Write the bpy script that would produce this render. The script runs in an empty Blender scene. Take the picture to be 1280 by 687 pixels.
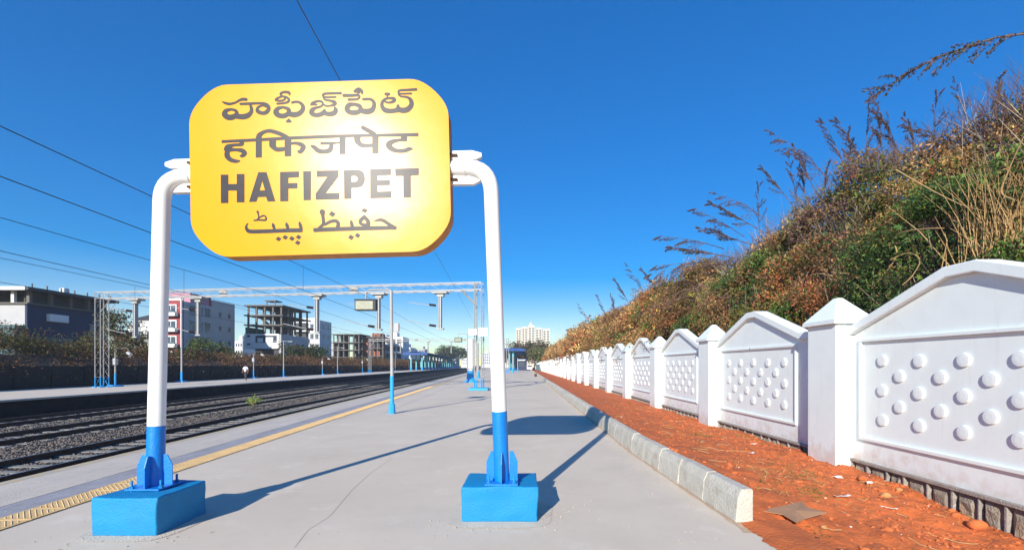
import bpy, math, random
import numpy as np
from mathutils import Vector, noise
S = bpy.context.scene
C = S.collection
R = math.radians
random.seed(7); rng = np.random.default_rng(7)

# ------------------------------------------------------------ camera, sky, sun
F, U0, V0, H = 575.0, 655.0, 456.5, 1.6        # focal length and vanishing point in pixels of the 1280 px photograph; eye height
cd = bpy.data.cameras.new("camera"); cam = bpy.data.objects.new("camera", cd); C.objects.link(cam)
cam.location = (0, 0, H); cam.rotation_euler = (R(90), 0, 0)
cd.sensor_width = 36; cd.lens = F / 1280 * 36
cd.shift_x = -(U0 - 640) / 1280; cd.shift_y = (V0 - 343.5) / 1280
cd.clip_start = .1; cd.clip_end = 6000
S.camera = cam
SUN = Vector((-.79, -2.17, 1)).normalized()
W = bpy.data.worlds.new("World"); S.world = W; W.use_nodes = True
wn = W.node_tree.nodes; wl = W.node_tree.links
sky = wn.new("ShaderNodeTexSky"); sky.sky_type = 'NISHITA'; sky.sun_disc = False
sky.sun_elevation = math.asin(SUN.z); sky.sun_rotation = math.atan2(SUN.x, SUN.y)
sky.air_density = 1.0; sky.dust_density = .0; sky.ozone_density = 2.0; sky.altitude = 500
hs = wn.new("ShaderNodeHueSaturation"); hs.inputs['Saturation'].default_value = 2.3; hs.inputs['Hue'].default_value = .518
hs.inputs['Value'].default_value = 1.36
gm = wn.new('ShaderNodeGamma'); gm.inputs['Gamma'].default_value = .68; wl.new(sky.outputs[0], gm.inputs['Color']); wl.new(gm.outputs[0], hs.inputs['Color']); wl.new(hs.outputs[0], wn['Background'].inputs[0])
wn['Background'].inputs[1].default_value = .135
sd = bpy.data.lights.new("sun", 'SUN'); so = bpy.data.objects.new("sun", sd); C.objects.link(so)
sd.energy = 4.9; sd.angle = R(.53); sd.color = (1, .935, .82)
so.rotation_euler = SUN.to_track_quat('Z', 'Y').to_euler()
S.view_settings.view_transform = 'Standard'; S.view_settings.look = 'None'
S.view_settings.exposure = 0.55; S.view_settings.gamma = 1

def at(u, v, Y): return Vector(((u - U0) / F * Y, Y, H - (v - V0) / F * Y))      # photo pixel -> point at depth Y
def gnd(u, v, z=0): Y = (H - z) * F / (v - V0); return Vector(((u - U0) / F * Y, Y, z))
TS = 33 / 575                                                                   # the tracks swing off to the left of the wall
def trk(x0, Y, z=0): return Vector((x0 - TS * Y, Y, z))

# ------------------------------------------------------------ materials
M = {}
def mat(name, col, rough=.7, var=.12, scale=6, bump=0, bscale=60, metal=0, spec=.5, var2=None, coat=0, stretch=None):
    m = bpy.data.materials.new(name); m.use_nodes = True; nt = m.node_tree; n = nt.nodes; l = nt.links
    b = n['Principled BSDF']; b.inputs['Roughness'].default_value = rough; b.inputs['Metallic'].default_value = metal
    b.inputs['Specular IOR Level'].default_value = spec
    g = n.new('ShaderNodeNewGeometry')
    src = g.outputs['Position']
    if stretch:
        mp = n.new('ShaderNodeMapping'); mp.inputs['Scale'].default_value = stretch; l.new(src, mp.inputs[0]); src = mp.outputs[0]
    t = n.new('ShaderNodeTexNoise'); t.inputs['Scale'].default_value = scale; t.inputs['Detail'].default_value = 8; t.inputs['Roughness'].default_value = .62
    l.new(src, t.inputs['Vector'])
    r = n.new('ShaderNodeValToRGB'); l.new(t.outputs['Fac'], r.inputs[0])
    c = np.array(col[:3])
    lo = c * (1 - var); hi = np.minimum(c * (1 + var), 1) if var2 is None else np.array(var2)
    r.color_ramp.elements[0].position = .3; r.color_ramp.elements[1].position = .7
    r.color_ramp.elements[0].color = (*lo, 1); r.color_ramp.elements[1].color = (*hi, 1)
    l.new(r.outputs[0], b.inputs['Base Color'])
    if bump:
        t2 = n.new('ShaderNodeTexNoise'); t2.inputs['Scale'].default_value = bscale; t2.inputs['Detail'].default_value = 6
        l.new(g.outputs['Position'], t2.inputs['Vector'])
        bp = n.new('ShaderNodeBump'); bp.inputs['Strength'].default_value = bump; bp.inputs['Distance'].default_value = .02
        l.new(t2.outputs['Fac'], bp.inputs['Height']); l.new(bp.outputs[0], b.inputs['Normal'])
    if coat: b.inputs['Coat Weight'].default_value = coat; b.inputs['Coat Roughness'].default_value = .2
    M[name] = m; m['p'] = 1
    return m
def nodes(name): m = M[name]; return m.node_tree.nodes, m.node_tree.links, m.node_tree.nodes['Principled BSDF']

mat('concrete', (.64, .555, .445), .85, .08, .9, .2, 110)
def add_stain(name, col, scale, lo, hi, amt):       # a second layer of wear with its own outline
    n, l, b = nodes(name)
    old = b.inputs['Base Color'].links[0].from_socket
    g = n.new('ShaderNodeNewGeometry'); t = n.new('ShaderNodeTexNoise'); t.inputs['Scale'].default_value = scale; t.inputs['Detail'].default_value = 10; t.inputs['Roughness'].default_value = .7
    l.new(g.outputs['Position'], t.inputs['Vector'])
    mr = n.new('ShaderNodeMapRange'); mr.inputs[1].default_value = lo; mr.inputs[2].default_value = hi; mr.inputs[4].default_value = amt
    l.new(t.outputs['Fac'], mr.inputs[0])
    mx = n.new('ShaderNodeMix'); mx.data_type = 'RGBA'; mx.inputs[7].default_value = (*col, 1)
    l.new(mr.outputs[0], mx.inputs[0]); l.new(old, mx.inputs[6]); l.new(mx.outputs[2], b.inputs['Base Color'])
add_stain('concrete', (.50, .425, .33), .45, .50, .66, .6)
add_stain('concrete', (.40, .35, .29), 26, .62, .75, .5); add_stain('concrete', (.74, .67, .57), 1.4, .56, .66, .5)
mat('mortar', (.60, .53, .43), .9, .08, 5, .4, 60); add_stain('mortar', (.45, .41, .36), 20, .6, .75, .5)
mat('joint', (.47, .41, .33), .9, .2, 20)
mat('edge_strip', (.57, .50, .415), .75, .10, 3, .3, 50, stretch=(1, .25, 1)); add_stain('edge_strip', (.42, .42, .43), 5, .5, .66, .6)
mat('blue_grey_tile', (.33, .32, .335), .7, .2, 4, .2, 50, stretch=(1, .3, 1)); add_stain('blue_grey_tile', (.42, .42, .42), 8, .5, .66, .7)
mat('worn_yellow', (.56, .43, .22), .8, .2, 5); add_stain('worn_yellow', (.42, .4, .36), 9, .42, .58, .9)
mat('tactile_yellow', (.74, .49, .20), .6, .12, 5, .2, 60); add_stain('tactile_yellow', (.38, .3, .2), 22, .52, .7, .7)
mat('kerb_concrete', (.52, .495, .43), .9, .12, 4, .8, 45); add_stain('kerb_concrete', (.34, .29, .22), 6, .48, .66, .7); add_stain('kerb_concrete', (.5, .22, .1), 3, .6, .75, .45)
mat('red_soil', (.52, .125, .03), .95, .25, 3.5, .8, 30); add_stain('red_soil', (.46, .17, .07), 14, .55, .72, .6); add_stain('red_soil', (.2, .045, .018), 1.3, .55, .7, .7)
mat('clod', (.50, .13, .038), .95, .35, 9, .5, 60)
mat('ochre_stone', (.5, .24, .09), .9, .2, 12, .4, 60)
mat('white_wall', (.75, .82, .82), .6, .03, 3, .18, 90); add_stain('white_wall', (.66, .66, .68), 3.5, .58, .75, .35); add_stain('white_wall', (.55, .54, .52), 22, .68, .8, .5)
mat('rubble_mortar', (.30, .27, .24), .95, .25, 8, .8, 50); add_stain('rubble_mortar', (.55, .54, .5), 12, .6, .7, .8)
mat('rubble_stone', (.27, .23, .18), .95, .35, 9, 1.0, 40); add_stain('rubble_stone', (.34, .22, .12), 5, .5, .65, .7)
mat('sign_yellow', (.70, .315, .003), .25, .02, 1.2, 0, 0, spec=.17)
mat('sign_side_shade', (.50, .19, .015), .5, .25, 9, .2)  # shadowed sides of the yellow box, the shade put into the colour
mat('sign_letter', (.04, .038, .046), .30, .12, 20, spec=.085)
mat('pole_white', (.80, .79, .77), .38, .03, 5, .06, 30); add_stain('pole_white', (.5, .46, .42), 16, .68, .78, .7)
mat('paint_blue', (.0, .19, .62), .42, .06, 7, .25, 45); add_stain('paint_blue', (.05, .18, .38), 24, .66, .76, .7)
mat('block_blue', (.0, .22, .48), .62, .07, 5, .35, 60); add_stain('block_blue', (.02, .16, .36), 14, .58, .72, .6); add_stain('block_blue', (.3, .36, .4), 60, .70, .78, .7)
mat('steel', (.35, .35, .35), .5, .08, 4)
mat('steel_blue', (.02, .32, .72), .5, .08, 4)
mat('insulator', (.05, .03, .03), .35, .1, 5)
mat('wire', (.06, .06, .065), .5, .1, 5)
mat('rail', (.09, .055, .04), .6, .3, 8, metal=.4); mat('rail_top', (.45, .42, .38), .3, .1, 8, metal=.8)
mat('sleeper', (.24, .23, .21), .9, .2, 6)
mat('ballast', (.020, .017, .015), .95, .5, 16, 1.0, 26); mat('ballast_stone', (.20, .165, .135), .9, .8, 11)
mat('earth', (.16, .11, .075), .95, .3, .5, .5, 3)
mat('bank_earth', (.10, .06, .035), .95, .3, 2, .8, 12)
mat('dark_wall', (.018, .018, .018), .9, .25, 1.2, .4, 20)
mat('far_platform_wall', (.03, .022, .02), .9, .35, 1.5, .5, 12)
mat('card', (.40, .22, .12), .8, .08, 6)
mat('paper', (.75, .73, .7), .8, .1, 20)
mat('dry_stem', (.42, .27, .12), .8, .25, 5); mat('bark', (.15, .095, .085), .9, .3, 6); mat('pale_stem', (.45, .36, .26), .8, .2, 5)
for nm, c in dict(b_white=(.72, .72, .72), b_grey=(.42, .42, .43), b_cream=(.72, .62, .48), b_concrete=(.13, .12, .11), b_dark=(.055, .055, .06), b_blue=(.015, .03, .08),
                  b_teal=(.07, .13, .15), b_red=(.30, .04, .05), b_pink=(.45, .22, .30), b_brick=(.30, .11, .07), b_glass=(.06, .08, .11), roof_blue=(.03, .09, .28),
                  teal_column=(.16, .45, .50), shade_dark=(.03, .04, .09), green_net=(.03, .22, .2), b_pale=(.55, .57, .6)).items():
    mat(nm, c, .75, .08, .6)
M['b_glass'].node_tree.nodes['Principled BSDF'].inputs['Roughness'].default_value = .15
mat('skin', (.22, .11, .07), .6, .05); mat('hair', (.012, .01, .01), .6, .1); mat('shirt', (.72, .72, .74), .8, .05); mat('trousers', (.03, .03, .045), .8, .1)
def leafmat(name, rough=.65, trans=.25):
    m = bpy.data.materials.new(name); m.use_nodes = True; nt = m.node_tree; n = nt.nodes; l = nt.links; b = n['Principled BSDF']
    a = n.new('ShaderNodeAttribute'); a.attribute_name = 'Col'; l.new(a.outputs['Color'], b.inputs['Base Color'])
    b.inputs['Roughness'].default_value = rough; b.inputs['Specular IOR Level'].default_value = .3
    tr = n.new('ShaderNodeBsdfTranslucent'); l.new(a.outputs['Color'], tr.inputs[0]); mx = n.new('ShaderNodeMixShader'); mx.inputs[0].default_value = trans
    l.new(b.outputs[0], mx.inputs[1]); l.new(tr.outputs[0], mx.inputs[2]); l.new(mx.outputs[0], n['Material Output'].inputs[0]); M[name] = m
leafmat('leaf')

# ------------------------------------------------------------ helpers
def wloc(o):
    v = Vector((0, 0, 0))
    while o: v += o.location; o = o.parent
    return v
def tag(o, label=None, cat=None, group=None, kind=None):
    if label: o['label'] = label
    if cat: o['category'] = cat
    if group: o['group'] = group
    if kind: o['kind'] = kind
    return o
def thing(name, label, cat, loc, group=None):
    o = bpy.data.objects.new(name, None); C.objects.link(o); o.location = loc; o.empty_display_size = .3
    return tag(o, label, cat, group)
def copy_tree(o, loc=None, parent=None):
    c = o.copy(); C.objects.link(c)
    if parent: c.parent = parent
    if loc is not None: c.location = loc
    for k in [x for x in o.children]: copy_tree(k, None, c)
    return c
class G:
    def __init__(s): s.v = []; s.f = []; s.m = []; s.mi = 0
    def add(s, vs, fs):
        b = len(s.v); s.v += [tuple(v) for v in vs]; s.f += [tuple(b + i for i in f) for f in fs]; s.m += [s.mi] * len(fs); return s
    def box(s, x0, x1, y0, y1, z0, z1):
        return s.add([(x0, y0, z0), (x1, y0, z0), (x1, y1, z0), (x0, y1, z0), (x0, y0, z1), (x1, y0, z1), (x1, y1, z1), (x0, y1, z1)],
                     [(0, 3, 2, 1), (4, 5, 6, 7), (0, 1, 5, 4), (1, 2, 6, 5), (2, 3, 7, 6), (3, 0, 4, 7)])
    def obox(s, c, ax, ay, az):                     # box from centre and three half-axis vectors
        c = Vector(c); ax = Vector(ax); ay = Vector(ay); az = Vector(az)
        vs = [c + i * ax + j * ay + k * az for k in (-1, 1) for i, j in ((-1, -1), (1, -1), (1, 1), (-1, 1))]
        return s.add(vs, [(0, 3, 2, 1), (4, 5, 6, 7), (0, 1, 5, 4), (1, 2, 6, 5), (2, 3, 7, 6), (3, 0, 4, 7)])
    def tube(s, pts, rad, n=8, caps=True):
        pts = [Vector(p) for p in pts]; k = len(pts)
        if not hasattr(rad, '__len__'): rad = [rad] * k
        vs = []; ref = None
        for i, p in enumerate(pts):
            d = (pts[min(i + 1, k - 1)] - pts[max(i - 1, 0)]).normalized()
            if ref is None or abs(ref.dot(d)) > .98: ref = Vector((0, 0, 1)) if abs(d.z) < .9 else Vector((0, 1, 0))
            a = (ref - d * ref.dot(d)).normalized(); b = d.cross(a); ref = a
            vs += [p + rad[i] * (math.cos(2 * math.pi * j / n) * a + math.sin(2 * math.pi * j / n) * b) for j in range(n)]
        fs = [(i * n + j, i * n + (j + 1) % n, (i + 1) * n + (j + 1) % n, (i + 1) * n + j) for i in range(k - 1) for j in range(n)]
        if caps and n > 3: fs += [tuple(reversed(range(n))), tuple(range((k - 1) * n, k * n))]
        return s.add(vs, fs)
    def prism(s, poly, o, ax, ay, az):              # poly (a,b) -> o + a*ax + b*ay, extruded by az
        o = Vector(o); ax = Vector(ax); ay = Vector(ay); az = Vector(az); n = len(poly)
        vs = [o + a * ax + b * ay for a, b in poly]; vs += [v + az for v in vs]
        return s.add(vs, [tuple(reversed(range(n))), tuple(range(n, 2 * n))] + [(i, (i + 1) % n, n + (i + 1) % n, n + i) for i in range(n)])
    def build(s, name, m, parent=None, smooth=False, bevel=0, local=False, kind=None):
        off = Vector((0, 0, 0)) if local else wloc(parent)
        me = bpy.data.meshes.new(name); me.from_pydata([tuple(Vector(v) - off) for v in s.v], [], s.f)
        for k in (m if isinstance(m, (list, tuple)) else [m]): me.materials.append(M[k])
        if isinstance(m, (list, tuple)): me.polygons.foreach_set('material_index', s.m)
        me.update()
        if smooth: me.polygons.foreach_set('use_smooth', [True] * len(me.polygons)); me.set_sharp_from_angle(angle=R(40))
        o = bpy.data.objects.new(name, me); C.objects.link(o)
        if parent: o.parent = parent
        if bevel:
            b = o.modifiers.new('bevel', 'BEVEL'); b.width = bevel; b.segments = 2; b.limit_method = 'ANGLE'
        if kind: o['kind'] = kind
        return o
def shared(me, name, parent, loc=(0, 0, 0)):
    o = bpy.data.objects.new(name, me); C.objects.link(o); o.parent = parent; o.location = loc; return o
def structure(o): o['kind'] = 'structure'; return o
def fbm(x, y, s=1, seed=0, o=4):
    return noise.fractal(Vector((x * s + seed * 7.3, y * s - seed * 3.1, seed)), .8, 2.1, o)
def npmesh(name, verts, quads, m, cols=None, parent=None, tri=False):
    k = 3 if tri else 4
    me = bpy.data.meshes.new(name); nv, nf = len(verts), len(quads)
    me.vertices.add(nv); me.vertices.foreach_set('co', np.asarray(verts, np.float32).ravel())
    me.loops.add(nf * k); me.loops.foreach_set('vertex_index', np.asarray(quads, np.int32).ravel())
    me.polygons.add(nf); me.polygons.foreach_set('loop_start', np.arange(0, nf * k, k, dtype=np.int32))
    me.polygons.foreach_set('loop_total', np.full(nf, k, np.int32))
    if cols is not None:
        a = me.color_attributes.new('Col', 'FLOAT_COLOR', 'POINT'); c4 = np.ones((nv, 4), np.float32); c4[:, :3] = cols; a.data.foreach_set('color', c4.ravel())
    me.materials.append(M[m]); me.update(calc_edges=True)
    o = bpy.data.objects.new(name, me); C.objects.link(o)
    if parent: o.parent = parent
    return o
def leaf_arrays(cen, size, cols, up=.3, asp=.5, rg=rng):
    n = len(cen); d = rg.normal(size=(n, 3)); d /= np.linalg.norm(d, axis=1)[:, None]
    e = rg.normal(size=(n, 3)); e[:, 2] += up; e -= d * (e * d).sum(1)[:, None]; e /= np.linalg.norm(e, axis=1)[:, None] + 1e-9
    s = np.broadcast_to(size, (n,))[:, None] * rg.uniform(.6, 1.4, (n, 1))
    v = np.stack([cen - d * s, cen + e * s * asp, cen + d * s, cen - e * s * asp], 1).reshape(-1, 3)
    c = np.repeat(cols, 4, 0)
    return v, np.arange(n * 4).reshape(n, 4), c
def leaves_obj(name, cen, size, cols, parent=None, up=.3, asp=.5, rg=rng):
    v, q, c = leaf_arrays(cen, size, cols, up, asp, rg); return npmesh(name, v, q, 'leaf', c, parent)
PAL = dict(green=(.075, .125, .028), dkgreen=(.03, .062, .018), olive=(.14, .13, .035), brown=(.17, .085, .045), tan=(.33, .19, .085), rust=(.26, .085, .035), purple=(.13, .075, .075), yellow=(.42, .32, .06), straw=(.46, .31, .13))
PK = list(PAL); PV = np.array([PAL[k] for k in PK])
def pal_pick(n, w, rg=rng):
    w = np.array([w.get(k, 0) for k in PK], float); w /= w.sum(); return PV[rg.choice(len(PK), n, p=w)]

# ------------------------------------------------------------ ground and platform
g = G(); g.add([(-3000, -60, -1.02), (3000, -60, -1.02), (3000, 4000, -1.02), (-3000, 4000, -1.02)], [(0, 1, 2, 3)])
structure(g.build('ground', 'earth'))
YE = 330
def strip(name, m, xa, xb, z, ya=-6, yb=YE, h=0, parent=None, xr=None):
    g = G(); l0 = trk(xa, ya, z); l1 = trk(xa, yb, z)
    r0 = trk(xb, ya, z) if xr is None else Vector((xr, ya, z)); r1 = trk(xb, yb, z) if xr is None else Vector((xr, yb, z))
    vs = [l0, r0, r1, l1]; g.add(vs, [(0, 1, 2, 3)])
    if h: g.add([v - Vector((0, 0, h)) for v in vs] + vs, [(3, 2, 1, 0), (0, 1, 5, 4), (1, 2, 6, 5), (2, 3, 7, 6), (3, 0, 4, 7)])
    return g.build(name, m, parent)
plat = structure(strip('platform', 'concrete', -6.8, 0, 0, h=1.05, xr=2.3))
strip('edge_strip', 'edge_strip', -6.62, -5.62, .004, parent=plat)
strip('edge_line', 'worn_yellow', -6.8, -6.625, .005, parent=plat)
strip('tile_strip', 'blue_grey_tile', -5.60, -5.20, .006, parent=plat)
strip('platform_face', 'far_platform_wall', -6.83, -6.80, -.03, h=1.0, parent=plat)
# tactile tiles: each one a slab with slanting raised bars
def tile_mesh():
    g = G(); a, L = .185, .185; g.box(-a, a, -L + .004, L - .004, 0, .010)
    for k in range(-5, 6):
        c = k * .062
        pts = []
        for t in np.linspace(-.3, .3, 25):
            x, y = -t + c, t
            if abs(x) < a - .012 and abs(y) < L - .016: pts.append((x, y, -.0065))
        if len(pts) > 2: g.tube([pts[0], pts[-1]], .021, 6)
    o = g.build('tactile_tile', 'tactile_yellow', None, local=True); return o
t0 = tile_mesh(); t0.parent = plat
for i in range(92):
    Y = 1.2 + i * .372; o = t0 if i == 0 else t0.copy()
    if i: C.objects.link(o)
    o.location = trk(-5.0, Y, random.uniform(.001, .004)); o.rotation_euler = (0, 0, math.atan(TS) + random.uniform(-.006, .006))
strip('tactile_strip', 'tactile_yellow', -5.185, -4.815, .012, ya=1.2 + 92 * .372, parent=plat)
g = G()
for Yj in (18.4, 36, 54, 72, 90, 108): g.box(trk(-4.7, Yj).x, 1.93, Yj, Yj + .05 + Yj * .0004, -.002, .0035)
pts = [gnd(368, 684), gnd(385, 662), gnd(412, 645), gnd(440, 612), gnd(462, 592), gnd(490, 572)]
for a, b in zip(pts, pts[1:]):
    n = Vector((b.y - a.y, a.x - b.x, 0)).normalized() * .0024; up = Vector((0, 0, .003)); g.add([a - n + up, a + n + up, b + n + up, b - n + up], [(0, 1, 2, 3)])
pts = [gnd(600, 496), gnd(560, 502), gnd(530, 508), gnd(505, 513), gnd(500, 515)]
for a, b in zip(pts, pts[1:]):
    n = Vector((b.y - a.y, a.x - b.x, 0)).normalized() * .02; up = Vector((0, 0, .0032)); g.add([a - n + up, a + n + up, b + n + up, b - n + up], [(0, 1, 2, 3)])
g.build('joint', 'joint', plat)

# kerb: separate stones
kerb = structure(thing('kerb', None, None, (0, 0, 0)))
def kx(Y): return 1.97 + (.18 * ((9 - Y) / 4.4) ** 1.3 if Y < 9 else 0)
def kerb_stone_mesh(L):
    poly = [(0, 0), (.02, .24), (.065, .34), (.17, .345), (.185, .33), (.185, 0)]
    g = G(); g.prism(poly, (0, .006, 0), (1, 0, 0), (0, 0, 1), (0, L - .012, 0)); return g.build('kerb_stone', 'kerb_concrete', None, bevel=.012, local=True)
k0 = None; Y = 4.66
for i in range(280):
    o = k0.copy() if k0 else kerb_stone_mesh(.77)
    if k0: C.objects.link(o)
    else: k0 = o
    o.parent = kerb; x, x2 = kx(Y), kx(Y + .77)
    o.location = (x, Y, random.uniform(-.006, .006)); o.rotation_euler = (random.uniform(-.006, .006), random.uniform(-.01, .01), -math.atan((x2 - x) / .77) + random.uniform(-.008, .008))
    Y += .77
YK = Y

mat('soil_dust', (.52, .36, .24), .95, .15, 9, .3, 60)
g = G(); yy = np.arange(4.4, 60, .12); L0 = [(kx(y) - .02 - .05 * abs(noise.noise(Vector((y * 2.2, 1, 0)))) - .03 * abs(noise.noise(Vector((y * 11, 2, 0)))), y, .0045) for y in yy]; L1 = [(kx(y) + .03, y, .0045) for y in yy]; n_ = len(yy)
g.add(L0 + L1, [(i, n_ + i, n_ + i + 1, i + 1) for i in range(n_ - 1)]); g.build('soil_dust', 'soil_dust', plat)
# ------------------------------------------------------------ red soil
WX = 5.80
def soil_z(X, Y):
    t = min(max((X - 2.1) / (WX - 2.1), 0), 1)
    def sm(a, b, x): k = min(max((x - a) / (b - a), 0), 1); return k * k * (3 - 2 * k)
    kz = -.03 + .29 * sm(4.4, 6.6, Y); wz = -.50 + .30 * sm(4.4, 8.0, Y)
    return kz * (1 - t) ** 1.2 + wz * (1 - (1 - t) ** 1.2)
def soil_h(X, Y):
    a = .05 * fbm(X, Y, 1.1, 1) + .028 * fbm(X, Y, 5, 2) + (.012 * fbm(X, Y, 22, 3) if Y < 16 else 0)
    t = (X - 2.1) / 3.7
    a += .07 * max(0, noise.noise(Vector((X * 1.6, Y * 1.2, 5)))) * max(0, 1 - abs(t - .85) * 3)
    return soil_z(X, Y) + a * min(1, .25 + max(0, t) * 2)
ys = [1.0]
while ys[-1] < YE: ys.append(ys[-1] + max(.035, (ys[-1] - 5) * .012))
xs = np.linspace(2.02, 6.0, 96)
V = [(x if j else x, y, soil_h(x, y)) for y in ys for j, x in enumerate(xs)]
for i, y in enumerate(ys):                          # the soil's edge meets the kerb's back, or spills out at its end
    for j in range(len(xs)):
        x, yy, z = V[i * len(xs) + j]
        if y > 4.7:
            x0 = kx(y) + .15; x = x0 + (x - 2.02) * (6.0 - x0) / 3.98; V[i * len(xs) + j] = (x, y, soil_h(x, y))
        else:
            k = (4.7 - y); x0 = 2.2 + .10 * noise.noise(Vector((y * 3, 0, 0))) + .05 * noise.noise(Vector((y * 13, 0, 0))); x = x0 + (x - 2.02) * (6.0 - x0) / 3.98
            z = soil_h(x, y)
            z = max(z, .004 + .03 * min(1, j / 5)) if x < 2.7 else z
            V[i * len(xs) + j] = (x, y, z)
nx = len(xs)
g = G(); g.add(V, [(i * nx + j, i * nx + j + 1, (i + 1) * nx + j + 1, (i + 1) * nx + j) for i in range(len(ys) - 1) for j in range(nx - 1)])
soil = structure(g.build('soil', 'red_soil', smooth=True))
# clods and crumbs
ICO = None
def rock(g, c, r, sq=.7, rg=random):
    t = (1 + 5 ** .5) / 2
    vs = [(-1, t, 0), (1, t, 0), (-1, -t, 0), (1, -t, 0), (0, -1, t), (0, 1, t), (0, -1, -t), (0, 1, -t), (t, 0, -1), (t, 0, 1), (-t, 0, -1), (-t, 0, 1)]
    fs = [(0, 11, 5), (0, 5, 1), (0, 1, 7), (0, 7, 10), (0, 10, 11), (1, 5, 9), (5, 11, 4), (11, 10, 2), (10, 7, 6), (7, 1, 8), (3, 9, 4), (3, 4, 2), (3, 2, 6), (3, 6, 8), (3, 8, 9), (4, 9, 5), (2, 4, 11), (6, 2, 10), (8, 6, 7), (9, 8, 1)]
    a = rg.random() * 6.28; ca, sa = math.cos(a), math.sin(a); out = []
    for x, y, z in vs:
        k = r / 1.9 * rg.uniform(.7, 1.25); x, y, z = x * k, y * k * .8, z * k * sq; out.append((c[0] + x * ca - y * sa, c[1] + x * sa + y * ca, c[2] + z))
    g.add(out, fs)
g = G()
for i in range(2000):
    Y = 4.0 + 14 * random.random() ** 1.6; X = random.uniform(kx(max(Y, 4.7)) + .2, 5.78) if random.random() < .5 else random.uniform(4.2, 5.78)
    if Y < 4.7 and X < 2.4: continue
    rock(g, (X, Y, soil_h(X, Y) + .003), random.uniform(.008, .03) * (1 if random.random() < .93 else 2.2))
tag(g.build('soil_clods', 'clod'), 'loose red crumbs and small clods scattered over the soil strip', 'soil crumbs', kind='stuff')
g = G()
for i in range(50):
    Y = 4.2 + 10 * random.random() ** 1.4; X = random.uniform(2.5, 5.7)
    rock(g, (X, Y, soil_h(X, Y) + .004), random.uniform(.006, .018), .5)
tag(g.build('pale_chips', 'paper'), 'pale stone chips and scraps scattered on the red soil', 'stone chips', kind='stuff')
for (u, v, r, m, lab) in ((1078, 600, .085, 'clod', 'bright red clod of earth lying below the second stone of the wall base'), (1107, 621, .085, 'ochre_stone', 'ochre stone lying between the red clod and the cardboard star'),
                       (1268, 664, .13, 'clod', 'largest red clod, against the wall foot at the right edge'), (1232, 650, .07, 'clod', 'small red clod beside the largest clod at the wall foot'),
                       (1030, 660, .05, 'ochre_stone', 'pale ochre pebble in front of the cardboard star'), (1150, 612, .06, 'ochre_stone', 'ochre lump touching the stone wall base')):
    z = -.12; P = gnd(u, v, z); 
    for _ in range(6): P = gnd(u, v, soil_h(P.x, P.y)); 
    if P.x > 5.6: P.x = 5.55
    g = G(); rock(g, (P.x, P.y, soil_h(P.x, P.y) + r * .3), r); o = g.build('earth_clod' if m == 'clod' else 'stone', m); 
    sb = o.modifiers.new('s', 'SUBSURF'); sb.levels = 2; sb.render_levels = 2
    tag(o, lab, 'clod' if m == 'clod' else 'stone')
g = G(); rq = random.Random(17)
for i in range(300):
    if i < 150: X, Y = rq.choice(((-.25, 4.6), (-3.7, 4.25), (.3, 5.0))); X += rq.gauss(0, .35); Y += rq.gauss(0, .22)
    else: Y = 4 + 14 * rq.random() ** 1.5; X = rq.uniform(-4.6, 1.9) if rq.random() < .5 else 1.9 - abs(rq.gauss(0, .25))
    if X > kx(max(Y, 4.7)) - .02 or (-.66 < X < .17 and 4.66 < Y < 5.34) or (-4.1 < X < -3.4 and 4.28 < Y < 5.02): continue
    rock(g, (X, Y, .006), rq.uniform(.003, .011), .6)
tag(g.build('platform_grit', 'joint'), 'small crumbs of grit scattered over the concrete platform', 'grit', kind='stuff')
# cardboard star
px = [(949, 637), (980, 633), (1002.4, 624), (1009, 634), (1034, 641), (1007, 645), (995.6, 654), (978, 643)]
P0 = gnd(990, 638, 0.0); zc = soil_h(P0.x, P0.y) + .045
g = G(); pp = [gnd(u, v, zc) for u, v in px]; cc = sum(pp, Vector()) / 8
top = [p + Vector((0, 0, .02 * math.sin(i * 2.2))) for i, p in enumerate(pp)]; bot = [p - Vector((0, 0, .006)) for p in top]; cc.z = zc + .012
g.add(top + [cc] + bot + [cc - Vector((0, 0, .006))], [(i, (i + 1) % 8, 8) for i in range(8)] + [((i + 1) % 8 + 9, i + 9, 17) for i in range(8)] + [((i + 1) % 8, i, i + 9, (i + 1) % 8 + 9) for i in range(8)])
tag(g.build('cardboard_star', 'card'), 'brown star-shaped piece of cardboard lying on the red soil', 'cardboard')
# paper and plastic scraps
for (u, v, w, l, a, lab) in ((1053, 621, .22, .05, .2, 'long white paper scrap on the soil left of the ochre stone'), (1087, 604, .10, .07, 1, 'crumpled white plastic scrap beside the bright red clod'), (940, 567, .17, .05, .7, 'pale bent strip on the soil between kerb and second wall panel'),
                            (942, 555, .10, .09, .3, 'pale square scrap behind the bent strip'), (1047, 597, .13, .08, 2, 'pale straw coloured scrap lying left of the red clod'), (1110, 636, .2, .035, 2.6, 'thin pale strip lying below the ochre stone')):
    P = gnd(u, v, -.1)
    for _ in range(6): P = gnd(u, v, soil_h(P.x, P.y))
    g = G(); n = 5; vs = []
    for i in range(n):
        for j in (-1, 1):
            x = (i / (n - 1) - .5) * w; y = j * l / 2; vs.append(P + Vector((x * math.cos(a) - y * math.sin(a), x * math.sin(a) + y * math.cos(a), .018 + random.uniform(-.008, .02))))
    g.add(vs, [(2 * i, 2 * i + 2, 2 * i + 3, 2 * i + 1) for i in range(n - 1)]); o = g.build('paper_scrap', 'paper'); sm = o.modifiers.new('t', 'SOLIDIFY'); sm.thickness = .004
    tag(o, lab, 'scrap')
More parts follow.
